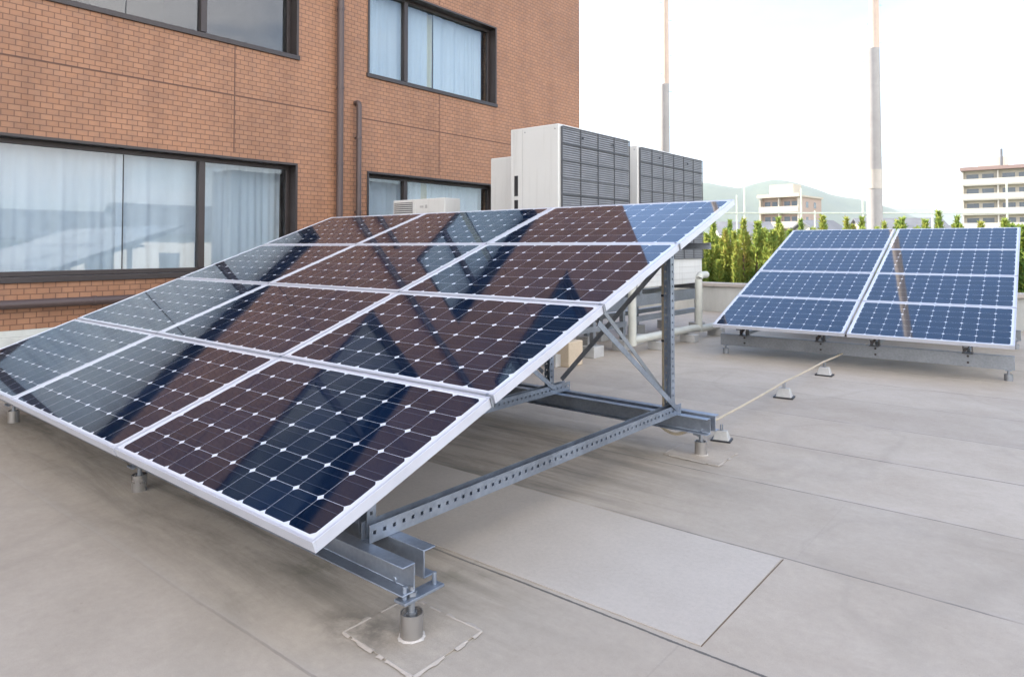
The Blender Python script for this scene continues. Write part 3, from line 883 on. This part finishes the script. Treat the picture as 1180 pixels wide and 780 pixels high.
for y, xe in ((4.53, -1.965), (2.2, -2.10), (3.2, -2.10), (5.0, -2.10)):
    m = MB(); z = under1(y, 0.05) - 0.05 if y != 4.53 else 1.427
    c_channel(m, l1(XL, y, z + 0.003), l1(xe, y, z + 0.003), 0.044, 0.03, 0.004, -1)
    m.build('purlin', M['galv_dull'], root1)
# tan cable conduit tied to the rear post, with a loop under the beam
m = MB(); m.tube([l1(-2.285, 4.45, 1.40), l1(-2.285, 4.45, 0.29)], 0.018, 10)
cd = m.build('conduit', M['conduit'], root1)
for z in (0.42, 0.78, 1.1):
    m = MB(); m.tube([l1(-2.285, 4.45, z - 0.008), l1(-2.285, 4.45, z + 0.008)], 0.0215, 10); m.build('cable_tie', M['black'], cd)
m = MB(); m.tube([l1(-2.38 + 0.26 * t, 4.52, 0.17 - 0.055 * math.sin(math.pi * t)) for t in [i / 12 for i in range(13)]], 0.011, 8); m.build('cable', M['conduit'], root1)
# membrane collars round the feet (laid on the roof)
collars = [(-1.95, 1.765, 'square membrane collar round the nearest front foot of the large array', 0.5),
           (-2.06, 4.54, 'square membrane collar with pale edge round the right rear foot of the large array', 0.0)]
for cx_, cy_, lab, _ in collars:
    o = sheet('membrane_collar', [(cx_ - 0.20, cy_ - 0.165), (cx_ + 0.20, cy_ - 0.18), (cx_ + 0.195, cy_ + 0.17), (cx_ - 0.20, cy_ + 0.165)], 0.005, M['roof'], '', '')
    tag(o, lab, 'roof patch', 'membrane collars under the array feet')
    # smeared sealant bead round it and at the sleeve
    bm = bmesh.new(); rnd = random.Random(int(cx_ * 100)); 
    cs = [(cx_ - 0.20, cy_ - 0.165), (cx_ + 0.20, cy_ - 0.18), (cx_ + 0.195, cy_ + 0.17), (cx_ - 0.20, cy_ + 0.165)]
    mm = MB()
    for i in range(4):
        a = Vector((*cs[i], 0.004)); b_ = Vector((*cs[(i+1) % 4], 0.004)); d = (b_ - a); nn = 26; nrm = Vector((d.y, -d.x, 0)).normalized()
        rows = []
        for k in range(nn + 1):
            p = a + d * (k / nn); w1 = max(0.003, 0.009 + 0.014 * noise.noise(p * 24) + rnd.uniform(0, 0.004)); w2 = 0.006 + 0.004 * noise.noise(p * 41)
            rows.append((mm.bm.verts.new(p + nrm * w1), mm.bm.verts.new(p + Vector((0, 0, 0.0035))), mm.bm.verts.new(p - nrm * w2 + Vector((0, 0, 0.0015)))))
        for k in range(nn):
            if noise.noise(rows[k][1].co * 19) > 0.22: continue
            for q in (0, 1):
                mm.bm.faces.new((rows[k][q], rows[k+1][q], rows[k+1][q+1], rows[k][q+1]))
    bm.free()
    mm.build('sealant_bead', M['foot_patch'], o)
    mm = MB(); nn = 28
    fx_, fy_ = (-1.93, 1.742) if cy_ < 3 else (-2.052, 4.53)
    r0 = [mm.bm.verts.new((fx_ + 0.0425 * math.cos(2 * math.pi * k / nn), fy_ + 0.0425 * math.sin(2 * math.pi * k / nn), 0.011)) for k in range(nn)]
    r1 = [mm.bm.verts.new((fx_ + (0.047 + rnd.uniform(0, 0.010)) * math.cos(2 * math.pi * k / nn), fy_ + (0.047 + rnd.uniform(0, 0.010)) * math.sin(2 * math.pi * k / nn), 0.0062)) for k in range(nn)]
    for k in range(nn): mm.bm.faces.new((r0[k], r0[(k+1) % nn], r1[(k+1) % nn], r1[k]))
    mm.build('sealant_bead', M['sealant'], o)

# ---- the far array
T2 = R(19.14); A2 = Vector((-3.737, 8.637, 0)); Z2 = 0.424
root2 = empty('solar_array', A2, R(2.0), 'smaller blue solar array of eight panels on a low rack, far right', 'solar array')
lay_panels(root2, 1, 1.618, 1.592, T2, Z2, 2, 4)
def l2(x, y, z): return (x, y, z)
def under2(y, off=0.05): return Z2 + y * math.tan(T2) - off / math.cos(T2)
m = MB(); c_channel(m, (-0.03, 0.36, 0.118), (3.20, 0.36, 0.118), 0.15, 0.06, 0.006, 1); m.build('beam', M['galv_dull'], root2, 0.002)
m = MB(); c_channel(m, (-0.03, 3.30, 0.118), (3.20, 3.30, 0.118), 0.15, 0.06, 0.006, -1); m.build('beam', M['galv_dull'], root2, 0.002)
for x in (0.03, 3.14):
    for y in (0.395, 3.265):
        foot(root2, l2, x, y, 0.07, 0.105, 0.04, 0.12, M['galv_dull'])
for i, x in enumerate((0.30, 1.25, 1.86, 2.78)):
    # low front bracket: plate on the beam, a knee of two angles and a bolt
    m = MB(); m.box((x - 0.05, 0.27, 0.269), (x + 0.05, 0.42, 0.277))
    m.box((x - 0.045, 0.30, 0.277), (x - 0.038, 0.40, under2(0.30, 0.05))); m.box((x + 0.038, 0.30, 0.277), (x + 0.045, 0.40, under2(0.30, 0.05)))
    angle_bar(m, (x - 0.02, 0.29, 0.285), (x + 0.11, 0.33, under2(0.33, 0.055)), (0, 1, 0), 0.03)
    m.hexbolt((x, 0.358, 0.235), (0, -1, 0), 0.013, 0.012); m.hexbolt((x, 0.358, 0.165), (0, -1, 0), 0.013, 0.012)
    m.build('bracket', M['black'] if False else M['dark_metal'], root2)
    m = MB(); m.prism([(-.02, 0), (.02, 0), (.02, .045), (-.02, .045)], (x, 0.10, under2(0.10, 0.098)), (x, 3.70, under2(3.70, 0.098)), (0, -math.sin(T2), math.cos(T2))); m.build('rafter', M['galv_dull'], root2)
    m = MB(); m.box((x - 0.02, 3.27, 0.27), (x + 0.02, 3.31, under2(3.29, 0.10))); m.build('post', M['galv_dull'], root2)
    m = MB(); m.box((x - 0.018, 0.44, 0.27), (x + 0.018, 3.24, 0.31)); m.build('rail', M['galv_dull'], root2)
for x in (0.62, 0.86, 1.19, 1.55, 2.05):
    m = MB(); m.box((x - 0.025, 0.20, under2(0.2, 0.05) - 0.07), (x + 0.025, 0.26, under2(0.2, 0.05))); m.build('cable_clip', M['dark_metal'], root2)
m = MB(); m.tube([(0.2 + 0.1 * i, 0.22, under2(0.22, 0.05) - 0.03 - 0.035 * abs(math.sin(i * 0.9))) for i in range(28)], 0.008, 6); m.build('cable', M['black'], root2)

# ---- lightning conductor with its weights
m = MB()
cp = [(-2.03, 4.60, 0.215), (-2.07, 4.98, 0.185), (-2.20, 6.72, 0.155), (-2.235, 8.16, 0.155), (-2.26, 9.3, 0.14), (-2.27, 10.4, 0.12)]
pts = []
for a, b_ in zip(cp, cp[1:]):
    a = Vector(a); b_ = Vector(b_); nn = 6
    for k in range(nn):
        t = k / nn; pts.append(a.lerp(b_, t) - Vector((0, 0, 0.006 * math.sin(math.pi * t))))
pts.append(Vector(cp[-1]))
m.tube(pts, 0.0095, 8)
tag(m.build('conductor_cable', M['conduit']), 'thin tan cable running across the roof from the large array to the small one', 'cable')
def weight(x, y, rz, label, sc=0.88):
    e_ = empty('cable_support', (x, y, 0), rz, label, 'cable support', 'concrete blocks that carry the tan cable')
    m = MB(); b0 = 0.085; t0 = 0.055
    v = [m.bm.verts.new(p) for p in ((-b0, -b0*.8, 0), (b0, -b0*.8, 0), (b0, b0*.8, 0), (-b0, b0*.8, 0), (-t0, -t0*.7, 0.105), (t0, -t0*.7, 0.105), (t0, t0*.7, 0.105), (-t0, t0*.7, 0.105))]
    for f in ((3,2,1,0),(4,5,6,7),(0,1,5,4),(1,2,6,5),(2,3,7,6),(3,0,4,7)): m.bm.faces.new([v[i] for i in f])
    m.build('block', M['concrete'], e_, 0.006)
    m = MB(); m.box((-0.10, -0.082, 0.0005), (0.10, 0.082, 0.016)); m.build('rubber_base', M['black'], e_)
    m = MB(); m.box((-0.012, -0.02, 0.104), (-0.008, 0.02, 0.165)); m.box((0.008, -0.02, 0.104), (0.012, 0.02, 0.165)); m.build('clip', M['galv'], e_)
    e_.scale = (sc, sc, sc)
    return e_
weight(-2.205, 6.75, R(8), 'grey concrete cable block in the open between the two solar arrays, middle of the run')
weight(-2.232, 8.20, R(3), 'grey concrete cable block just in front of the small blue array')
weight(-2.085, 4.97, R(12), 'grey concrete cable block right beside the rear beam end of the large array', 0.72)

# ------------------------------------------------------------------ air conditioning units
def ac_unit(name, x, y0, y1, depth, z0, z1, label, ncol, group=None, slots=True):
    r = empty(name, (x, y0, 0), 0, label, 'air conditioner', group)
    W = y1 - y0
    m = MB(); m.box((-depth, 0, z0), (-0.0, W, z1)); cas = m.build('casing', M['ac_white'], r, 0.012)
    # grille framed in white: core, then fins and ribs
    fz0 = z0 + 0.42; fz1 = z1 - 0.03; e = 0.045
    m = MB(); m.box((0.002, e, fz0), (0.012, W - e * 0.35, fz1)); gr = m.build('grille', M['grille_back'], r)
    m = MB(); nz = int((fz1 - fz0) / 0.028)
    for k in range(nz):
        z = fz0 + (k + .5) * (fz1 - fz0) / nz
        m.box((0.013, e, z - 0.008), (0.022, W - e * 0.35, z + 0.008))
    m.build('fins', M['grille'], gr)
    m = MB()
    for k in range(ncol + 1):
        y = e + (W - e * 1.35) * k / ncol
        m.box((0.0225, y - 0.007, fz0), (0.030, y + 0.007, fz1))
    for k in range(0, 9):
        z = fz0 + (fz1 - fz0) * k / 8
        m.box((0.0305, e, z - 0.006), (0.036, W - e * 0.35, z + 0.006))
    m.build('grille_bars', M['bar_grey'], gr)
    m = MB(); m.hexbolt((0.04, W * 0.28, fz1 - 0.10), (1, 0, 0), 0.018, 0.006); m.build('latch', M['black'], gr); m = MB(); m.hexbolt((0.04, W * 0.72, fz1 - 0.10), (1, 0, 0), 0.018, 0.006); m.build('latch', M['black'], gr)
    m = MB()
    for k in range(3): m.box((0.001, 0.06, z0 + 0.08 + 0.1 * k), (0.004, W - 0.06, z0 + 0.083 + 0.1 * k))
    m.build('seam', M['concrete'], cas)
    # joint between the side panels and their screws
    m = MB(); m.box((-depth + 0.20, -0.0035, z0 + 0.02), (-depth + 0.203, -0.0008, z1 - 0.02)); m.box((-depth + 0.203, -0.0035, z0 + 0.45), (-0.015, -0.0008, z0 + 0.453)); m.build('panel_joint', M['concrete'], r)
    for (sx, sz) in ((-depth + 0.24, z1 - 0.06), (-0.05, z1 - 0.06), (-depth + 0.24, z0 + 0.50), (-0.05, z0 + 0.50), (-depth + 0.24, z0 + 0.40), (-0.05, z0 + 0.40)):
        m = MB(); m.hexbolt((sx, -0.0005, sz), (0, -1, 0), 0.009, 0.005); m.build('screw', M['galv_dull'], r)
    if slots:
        m = MB()
        for (a, b_) in ((z1 - 0.86, z1 - 0.60), (z1 - 1.13, z1 - 0.91)): m.box((-depth + 0.065, -0.003, a), (-depth + 0.125, -0.0001, b_))
        m.build('intake_slot', M['black'], r)
    # steel stand
    m = MB()
    for yy in (0.08, W - 0.16):
        m.box((-depth + 0.02, yy, z0 - 0.10), (-0.02, yy + 0.08, z0 - 0.0005))
    for xx in (-depth + 0.04, -0.12):
        m.box((xx, -0.10, z0 - 0.27), (xx + 0.08, W + 0.05, z0 - 0.1005))
        for yy in (0.0, W / 2, W - 0.08): m.box((xx + 0.01, yy, 0.15), (xx + 0.07, yy + 0.06, z0 - 0.271))
        m.box((xx - 0.001, -0.06, 0.33), (xx + 0.081, W + 0.0, 0.40))
    st = m.build('stand', M['galv_dull'], r)
    for xx in (-depth + 0.04, -0.12):
        for yy in (0.03, W / 2 + 0.03, W - 0.05):
            m = MB(); m.box((xx - 0.06, yy - 0.12, 0.001), (xx + 0.14, yy + 0.12, 0.149)); m.build('footing', M['concrete'], r, 0.008)
    return r
ZT_AC = 2.95
ac_unit('air_conditioner', -4.86, 6.74, 8.42, 0.76, 0.83, ZT_AC, 'tall white air conditioner with dark grille, nearer of the pair by the brick wall', 4, 'tall rooftop air conditioners')
ac_unit('air_conditioner', -5.02, 8.96, 11.19, 0.76, 0.83, ZT_AC, 'tall white air conditioner with dark grille, farther of the pair behind the first', 6, 'tall rooftop air conditioners', False)
# lower white box behind the first
r = empty('equipment_cabinet', (-6.02, 7.28, 0), 0, 'plain white equipment cabinet left of the nearer tall air conditioner', 'cabinet')
m = MB(); m.box((-0.42, 0, 0.55), (0.0, 0.75, 2.70)); m.build('casing', M['ac_white'], r, 0.012)
m = MB(); m.box((-0.40, 0.02, 0.0), (-0.02, 0.73, 0.5495)); m.build('plinth', M['concrete'], r)
# small split unit by the wall
r = empty('condenser_unit', (-6.98, 6.90, 0), 0, 'small white split unit by the lower right window, mostly behind the large array', 'air conditioner')
m = MB(); m.box((-1.12, 0, 1.55), (-0.62 + 0.0, 0.32, 2.15)); m.box((-0.6195, 0, 1.55), (0.0, 0.32, 2.15)); m.build('casing', M['ac_white'], r, 0.01)
m = MB(); m.box((-1.09, -0.006, 1.60), (-0.68, -0.0005, 2.11)); gb = m.build('grille', M['grille_back'], r)
m = MB()
for k in range(17): m.box((-1.09, -0.014, 1.605 + k * 0.03), (-0.68, -0.0065, 1.617 + k * 0.03))
m.build('fins', M['ac_white'], gb)
m = MB()
m.box((-0.52, -0.003, 2.02), (-0.44, -0.0005, 2.05)); m.box((-0.41, -0.003, 2.01), (-0.36, -0.0005, 2.06)); m.build('data_plate', M['concrete'], r)
m = MB()
for xx in (-1.05, -0.15): m.box((xx, 0.05, 0), (xx + 0.05, 0.1, 1.5495)); m.box((xx, 0.24, 0), (xx + 0.05, 0.29, 1.5495))
m.build('stand', M['galv_dull'], r)

# lagged pipes
def pipe_thing(name, runs, r, label, mat=M['pvc']):
    e_ = empty(name, runs[0][0], 0, label, 'pipe', 'pale lagged pipes by the air conditioners')
    o0 = Vector(runs[0][0])
    for pts in runs:
        m = MB(); m.tube([Vector(p) - o0 for p in pts], r, 16); m.build('pipe_run', mat, e_)
    return e_
X = -4.60
pipe_thing('lagged_pipe', [
    [(X, 8.05, 0.20), (X, 9.9, 0.19), (X, 10.3, 0.16), (X + 0.05, 10.75, 0.17), (X + 0.10, 11.2, 0.22), (X + 0.12, 11.6, 0.26)],
    [(X, 8.05, 0.13), (X, 8.05, 0.95)],
    [(X, 10.12, 0.12), (X, 10.12, 0.90)] + arc((X, 10.22, 0.90), 0.10, math.pi, math.pi / 2, (0, 1, 0), (0, 0, 1), 6) + [(X, 10.40, 1.0)]],
    0.055, 'pale insulated pipe run along the roof below the air conditioners with two risers')
for i, (y, lab) in enumerate(((8.75, 'small concrete block under the pale pipe, nearest of the row'), (9.75, 'small concrete block under the pale pipe between its two risers'), (10.75, 'small concrete block under the upturned far end of the pale pipe'))):
    m = MB(); m.box((X - 0.11, y - 0.08, 0.001), (X + 0.13, y + 0.08, 0.118)); tag(m.build('pipe_block', M['concrete'], None, 0.008), lab, 'block', 'concrete blocks under the pale pipe')
m = MB(); m.box((-5.0, 6.75, 0.001), (-4.72, 7.05, 0.30)); o = m.build('tan_block', M['block_tan'], None, 0.01)
tag(o, 'tan box standing on the roof seen under the large array', 'box')

# ------------------------------------------------------------------ conifers beyond the parapet
def conifer(seed, height, rad):
    """several upright feathery leaders on one trunk; the foliage is thousands of small pointed sprays"""
    rnd = random.Random(seed)
    bm = bmesh.new()
    leaders = [(0, 0, 1.0, 0.24)]
    for _ in range(rnd.randint(6, 9)):
        a_ = rnd.uniform(0, 6.283); q = rad * rnd.uniform(0.25, 0.85)
        leaders.append((q * math.cos(a_), q * math.sin(a_), rnd.uniform(0.80, 0.98), rnd.uniform(0.19, 0.30)))
    n = 10500
    for i in range(n):
        lx, ly, lh, lr = rnd.choice(leaders)
        h = 1 - 0.75 * rnd.random() ** 1.3
        z = h * lh * height
        below = lh * height - z
        rr = lr * min(1.0, 0.08 + below / 1.25) * (0.25 + 0.75 * rnd.random() ** 0.5)
        ang_ = rnd.uniform(0, 2 * math.pi)
        rr *= 0.75 + 0.55 * noise.noise(Vector((math.cos(ang_) * 1.3 + seed + lx * 9, math.sin(ang_) * 1.3, z * 2.2)))
        lean = 0.55 + 0.45 * h
        c = Vector((lx * lean + rr * math.cos(ang_), ly * lean + rr * math.sin(ang_), z))
        out = Vector((math.cos(ang_), math.sin(ang_), 0))
        d = (out * rnd.uniform(0.2, 0.9) + Vector((rnd.uniform(-.35, .35), rnd.uniform(-.35, .35), rnd.uniform(0.3, 1.2)))).normalized()
        sd = d.cross(Vector((rnd.uniform(-1, 1), rnd.uniform(-1, 1), rnd.uniform(-1, 1)))).normalized()
        ln = rnd.uniform(0.08, 0.20); wd = rnd.uniform(0.012, 0.03)
        a = c - d * ln * 0.4
        bm.faces.new([bm.verts.new(p) for p in (a, a + d * ln * 0.45 + sd * wd, a + d * ln, a + d * ln * 0.45 - sd * wd)])
    me = bpy.data.meshes.new('crown'); bm.to_mesh(me); bm.free(); me.materials.append(M['leaf'])
    m = MB(); m.tube([(0, 0, 0), (0.02, 0, height * 0.35), (0, 0.02, height * 0.7), (0, 0, height * 0.93)], 0.075, 8, True, 0.012)
    return me, m
protos = []
for s_ in range(7):
    me, tm = conifer(s_ * 11 + 3, 1.0 * 6.35, 0.62)
    root = empty('conifer_tree', (0, 0, -4), 0)
    cr_o = bpy.data.objects.new('crown', me); COL.objects.link(cr_o); cr_o.parent = root
    tm.build('trunk', M['bark'], root)
    protos.append(root)
rnd = random.Random(5)
spots = []
x = -8.4
while x < 2.6:
    spots.append((x, 16.7 + rnd.uniform(-0.35, 0.4), rnd.uniform(0.86, 0.97)))
    x += rnd.uniform(0.26, 0.40)
x = -8.9
while x < 2.6:
    spots.append((x, 17.7 + rnd.uniform(-0.4, 0.4), rnd.uniform(0.86, 0.97)))
    x += rnd.uniform(0.36, 0.56)
for i, (x, y, k) in enumerate(spots):
    o = protos[i] if i < 7 else copy_tree(protos[(i * 3) % 7])
    o.location = (x, y, -4.0)
    o.rotation_euler = (0, 0, rnd.uniform(0, 6.28))
    w = rnd.uniform(0.8, 1.2)
    o.scale = (w, w, k)
    tag(o, 'slender yellow-green conifer in the tight hedge row beyond the parapet', 'conifer tree', 'conifers in the hedge row beyond the parapet')

# ------------------------------------------------------------------ tall poles and sports-net fence
def net_pole(u, depth, label, r0, r1, zj):
    p = at_pix(u, 284, depth)
    e_ = empty('utility_pole', (p.x, p.y, -4), 0, label, 'pole', 'tall poles beyond the roof')
    right = Vector((math.cos(R(39.7)), math.sin(R(39.7)), 0))
    m = MB(); m.tube([(0, 0, 0), (0, 0, 4 + zj * 0.5), (0, 0, 4 + zj)], r0, 20, True, r0 * 0.86); m.build('lower_pole', M['pole'], e_)
    q = right * (r0 * 0.30)
    m = MB(); m.tube([(q.x, q.y, 4 + zj - 0.001), (q.x, q.y, 4 + zj + 10), (q.x, q.y, 4 + zj + 19)], r1, 18, True, r1 * 0.75); m.build('upper_pole', M['pole_steel'], e_)
    k = 0; z = 1.5
    while z < 4 + zj + 15:
        rr = r0 * 0.95 if z < 4 + zj else r1
        s_ = 1 if k % 2 else -1
        c = Vector((0, 0, z)) if z < 4 + zj else Vector((q.x, q.y, z))
        m = MB(); m.tube([c + right * s_ * (rr - 0.02), c + right * s_ * (rr + 0.10)], 0.009, 6); m.build('step_bolt', M['galv_dull'], e_)
        z += 0.62; k += 1
    m = MB()
    for z in (4 + zj * 0.42,): m.tube([(0, 0, z), (0, 0, z + 0.62)], r0 * 0.965 + 0.004, 20)
    m.build('band', M['sealant'], e_)
    return e_
net_pole(1008.6, 22.0, 'tall pole behind the gap between the two columns of the small blue array', 0.245, 0.150, 7.85)
net_pole(767, 23.5, 'tall thinner pole rising behind the air conditioners', 0.185, 0.105, 7.05)

fe = empty('net_fence', (0, 0, -4), 0, 'pale sports ground fence of thin posts and a top wire behind the conifers', 'fence')
fa = at_pix(790, 284, 30); fb = at_pix(1300, 284, 30)
for (u, vt, dp) in ((849, 225, 30), (857.7, 216, 30), (923, 217, 30), (939, 243, 30), (994, 211, 30), (1074, 208, 30), (1160, 210, 30)):
    p = at_pix(u, vt, dp)
    m = MB(); m.tube([(p.x, p.y, 0), (p.x, p.y, p.z + 4)], 0.05, 8, True, 0.035); m.build('post', M['post_paint'], fe)
m = MB()
za = at_pix(900, 245.5, 30).z + 4
m.tube([(fa.x, fa.y, za), (fb.x, fb.y, za)], 0.035, 6)
m.build('rail', M['post_paint'], fe)

# ------------------------------------------------------------------ distant buildings
def apartment(name, p, rz, W, D, floors, fh, label, wallm, sidem, zbase=-4.0, eave=True, tank=True):
    r = empty(name, (p.x, p.y, zbase), rz, label, 'building')
    Ht = floors * fh
    m = MB(); m.box((0, 0.9, 0), (W, D, Ht)); m.build('wall', sidem, r)
    nb = max(2, int(W / 6.0)); bw = W / nb
    m = MB()
    for f in range(floors):
        m.box((0, -0.4, f * fh - 0.15), (W, 0.899, f * fh + 0.08)); m.box((0, -0.45, f * fh + 0.081), (W, -0.30, f * fh + 1.25))
    m.build('balcony', wallm, r)
    m = MB()
    for k in range(nb + 1): m.box((k * bw - 0.12 + (0.121 if k == 0 else 0) - (0.121 if k == nb else 0), -0.2, 0.09), (k * bw + 0.12 + (0.121 if k == 0 else 0) - (0.121 if k == nb else 0), 0.898, Ht - 0.2))
    m.build('party_wall', wallm, r)
    for f in range(floors):
        for k in range(nb):
            m = MB(); 
            m.box((k * bw + 0.7, 0.86, f * fh + 0.3), (k * bw + bw * 0.46, 0.897, f * fh + 2.25)); m.box((k * bw + bw * 0.56, 0.86, f * fh + 0.3), (k * bw + bw - 0.7, 0.897, f * fh + 2.25))
            m.build('window', M['far_window'], r)
    for f in range(floors):
        for y in (D * 0.35, D * 0.7):
            m = MB(); m.box((-0.03, y - 0.6, f * fh + 1.0), (-0.0005, y + 0.6, f * fh + 2.2)); m.build('window', M['far_window'], r)
            m = MB(); m.box((W + 0.0005, y - 0.6, f * fh + 1.0), (W + 0.03, y + 0.6, f * fh + 2.2)); m.build('window', M['far_window'], r)
    m = MB(); m.box((-0.3, -0.7, Ht), (W + 0.3, D + 0.3, Ht + 0.35)); m.box((-0.3, -0.7, Ht + 0.351), (W + 0.3, -0.5, Ht + 0.7)); m.build('roof', M['eave'] if eave else wallm, r)
    m = MB(); m.box((W * 0.06, D * 0.3, Ht + 0.352), (W * 0.06 + 5, D * 0.3 + 4, Ht + 2.9)); m.build('stair_head', wallm, r)
    if tank:
        m = MB(); m.tube([(W * 0.06 + 4, D * 0.25, Ht + 0.3), (W * 0.06 + 4, D * 0.25, Ht + 4.4)], 0.25, 8); m.build('mast', M['slate'], r)
    return r
rt = R(39.7)
p = at_pix(1110, 284, 140)
apartment('apartment_block', p, rt - R(38), 42, 11, 7, 2.98, 'long cream apartment block with rows of balconies at the far right', M['stucco_white'], M['stucco_cream'])
p = at_pix(876, 284, 140)
apartment('apartment_block', p, rt - R(45), 8.0, 11.4, 5, 3.05, 'cream and pinkish apartment block in front of the wooded hill', M['stucco_cream'], M['stucco_pink'], tank=False, eave=False)
def house(p, rz, W, D, hw, hr, label, wallm, roofm=None):
    r = empty('house', (p.x, p.y, -4), rz, label, 'house')
    roofm = roofm or M['slate']
    m = MB(); m.box((0, 0, 0), (W, D, hw)); 
    a = [m.bm.verts.new(q) for q in ((0.0, 0, hw + .001), (0.0, D, hw + .001), (0.0, D / 2, hw + hr - 0.05))]; m.bm.faces.new(a)
    a = [m.bm.verts.new(q) for q in ((W, 0, hw + .001), (W, D, hw + .001), (W, D / 2, hw + hr - 0.05))]; m.bm.faces.new(a)
    m.build('wall', wallm, r)
    m = MB()
    for s_ in (0, 1):
        y0 = -0.6 if s_ == 0 else D + 0.6
        k = hr / (D / 2)
        ze = hw - 0.6 * k
        m.prism([(0, 0), (0.0, 0.16), (0, 0.16)][:0] or [(-0.08, 0), (0.08, 0), (0.08, 0.001), (-0.08, 0.001)], (0, 0, -50), (0, 0, -50.01)) if False else None
        pts = [(-0.5, y0, ze), (W + 0.5, y0, ze), (W + 0.5, D / 2, hw + hr), (-0.5, D / 2, hw + hr)]
        top = [(q[0], q[1], q[2] + 0.18) for q in pts]
        vb = [m.bm.verts.new(q) for q in pts]; vt_ = [m.bm.verts.new(q) for q in top]
        m.bm.faces.new(vb); m.bm.faces.new(vt_)
        for i in range(4): m.bm.faces.new((vb[i], vb[(i+1) % 4], vt_[(i+1) % 4], vt_[i]))
    m.build('roof', roofm, r)
    nf = max(1, int(hw / 2.8))
    for f in range(nf):
        for k in range(max(2, int(W / 3.5))):
            x = (k + .5) * W / max(2, int(W / 3.5))
            m = MB(); m.box((x - 0.7, -0.03, f * 2.8 + 1.0), (x + 0.7, -0.0005, f * 2.8 + 2.2)); m.build('window', M['far_window'], r)
        m = MB(); m.box((-0.03, D / 2 - 0.7, f * 2.8 + 1.0), (-0.0005, D / 2 + 0.7, f * 2.8 + 2.2)); m.build('window', M['far_window'], r)
    return r
house(at_pix(832, 284, 95), rt - R(4), 7.0, 6, 7.2, 1.6, 'low cream house with grey roof left of the cream apartment block', M['stucco_cream'])
house(at_pix(953, 284, 70), rt + R(20), 3.4, 6, 6.4, 1.7, 'small white gabled house right of the cream apartment block', M['stucco_white'])
house(at_pix(1000, 284, 110), rt - R(6), 13, 9, 7.4, 2.6, 'wide grey roofed house just right of the thick tall pole', M['stucco_cream'])
house(at_pix(1052, 284, 100), rt + R(5), 8, 7, 6.3, 2.2, 'grey roofed house left of the long apartment block', M['stucco_white'])
house(at_pix(925, 284, 115), rt + R(2), 9, 7, 6.6, 2.0, 'grey roofed house half hidden below the pinkish apartment side', M['stucco_white'])
# houses across the street to the right of the roof (seen mirrored in the lower window)
house(Vector((26, 17.5, 0)), R(-90), 8, 8, 6.0, 1.5, 'white house across the street with its windows to the roof, nearest', M['white_paint'])
house(Vector((30, 29.0, 0)), R(-84), 10, 7, 6.6, 1.8, 'white house across the street, farthest along the row', M['white_paint'])
house(Vector((24, 7.0, 0)), R(-92), 7, 8, 5.2, 1.3, 'low white house across the street, level with the camera', M['white_paint'])

# ------------------------------------------------------------------ the air
m = MB(); m.box((-7000, -7000, -5.0), (7000, 7000, 480))
hb = NB('thin_summer_haze')
pv = hb.n('ShaderNodeVolumePrincipled')
pv.inputs['Color'].default_value = (0.85, 0.93, 1.0, 1)
pv.inputs['Density'].default_value = 0.00013
pv.inputs['Anisotropy'].default_value = 0.2
hb.l(pv.outputs[0], hb.out.inputs['Volume'])
tag(m.build('haze', hb.m), kind='stuff')
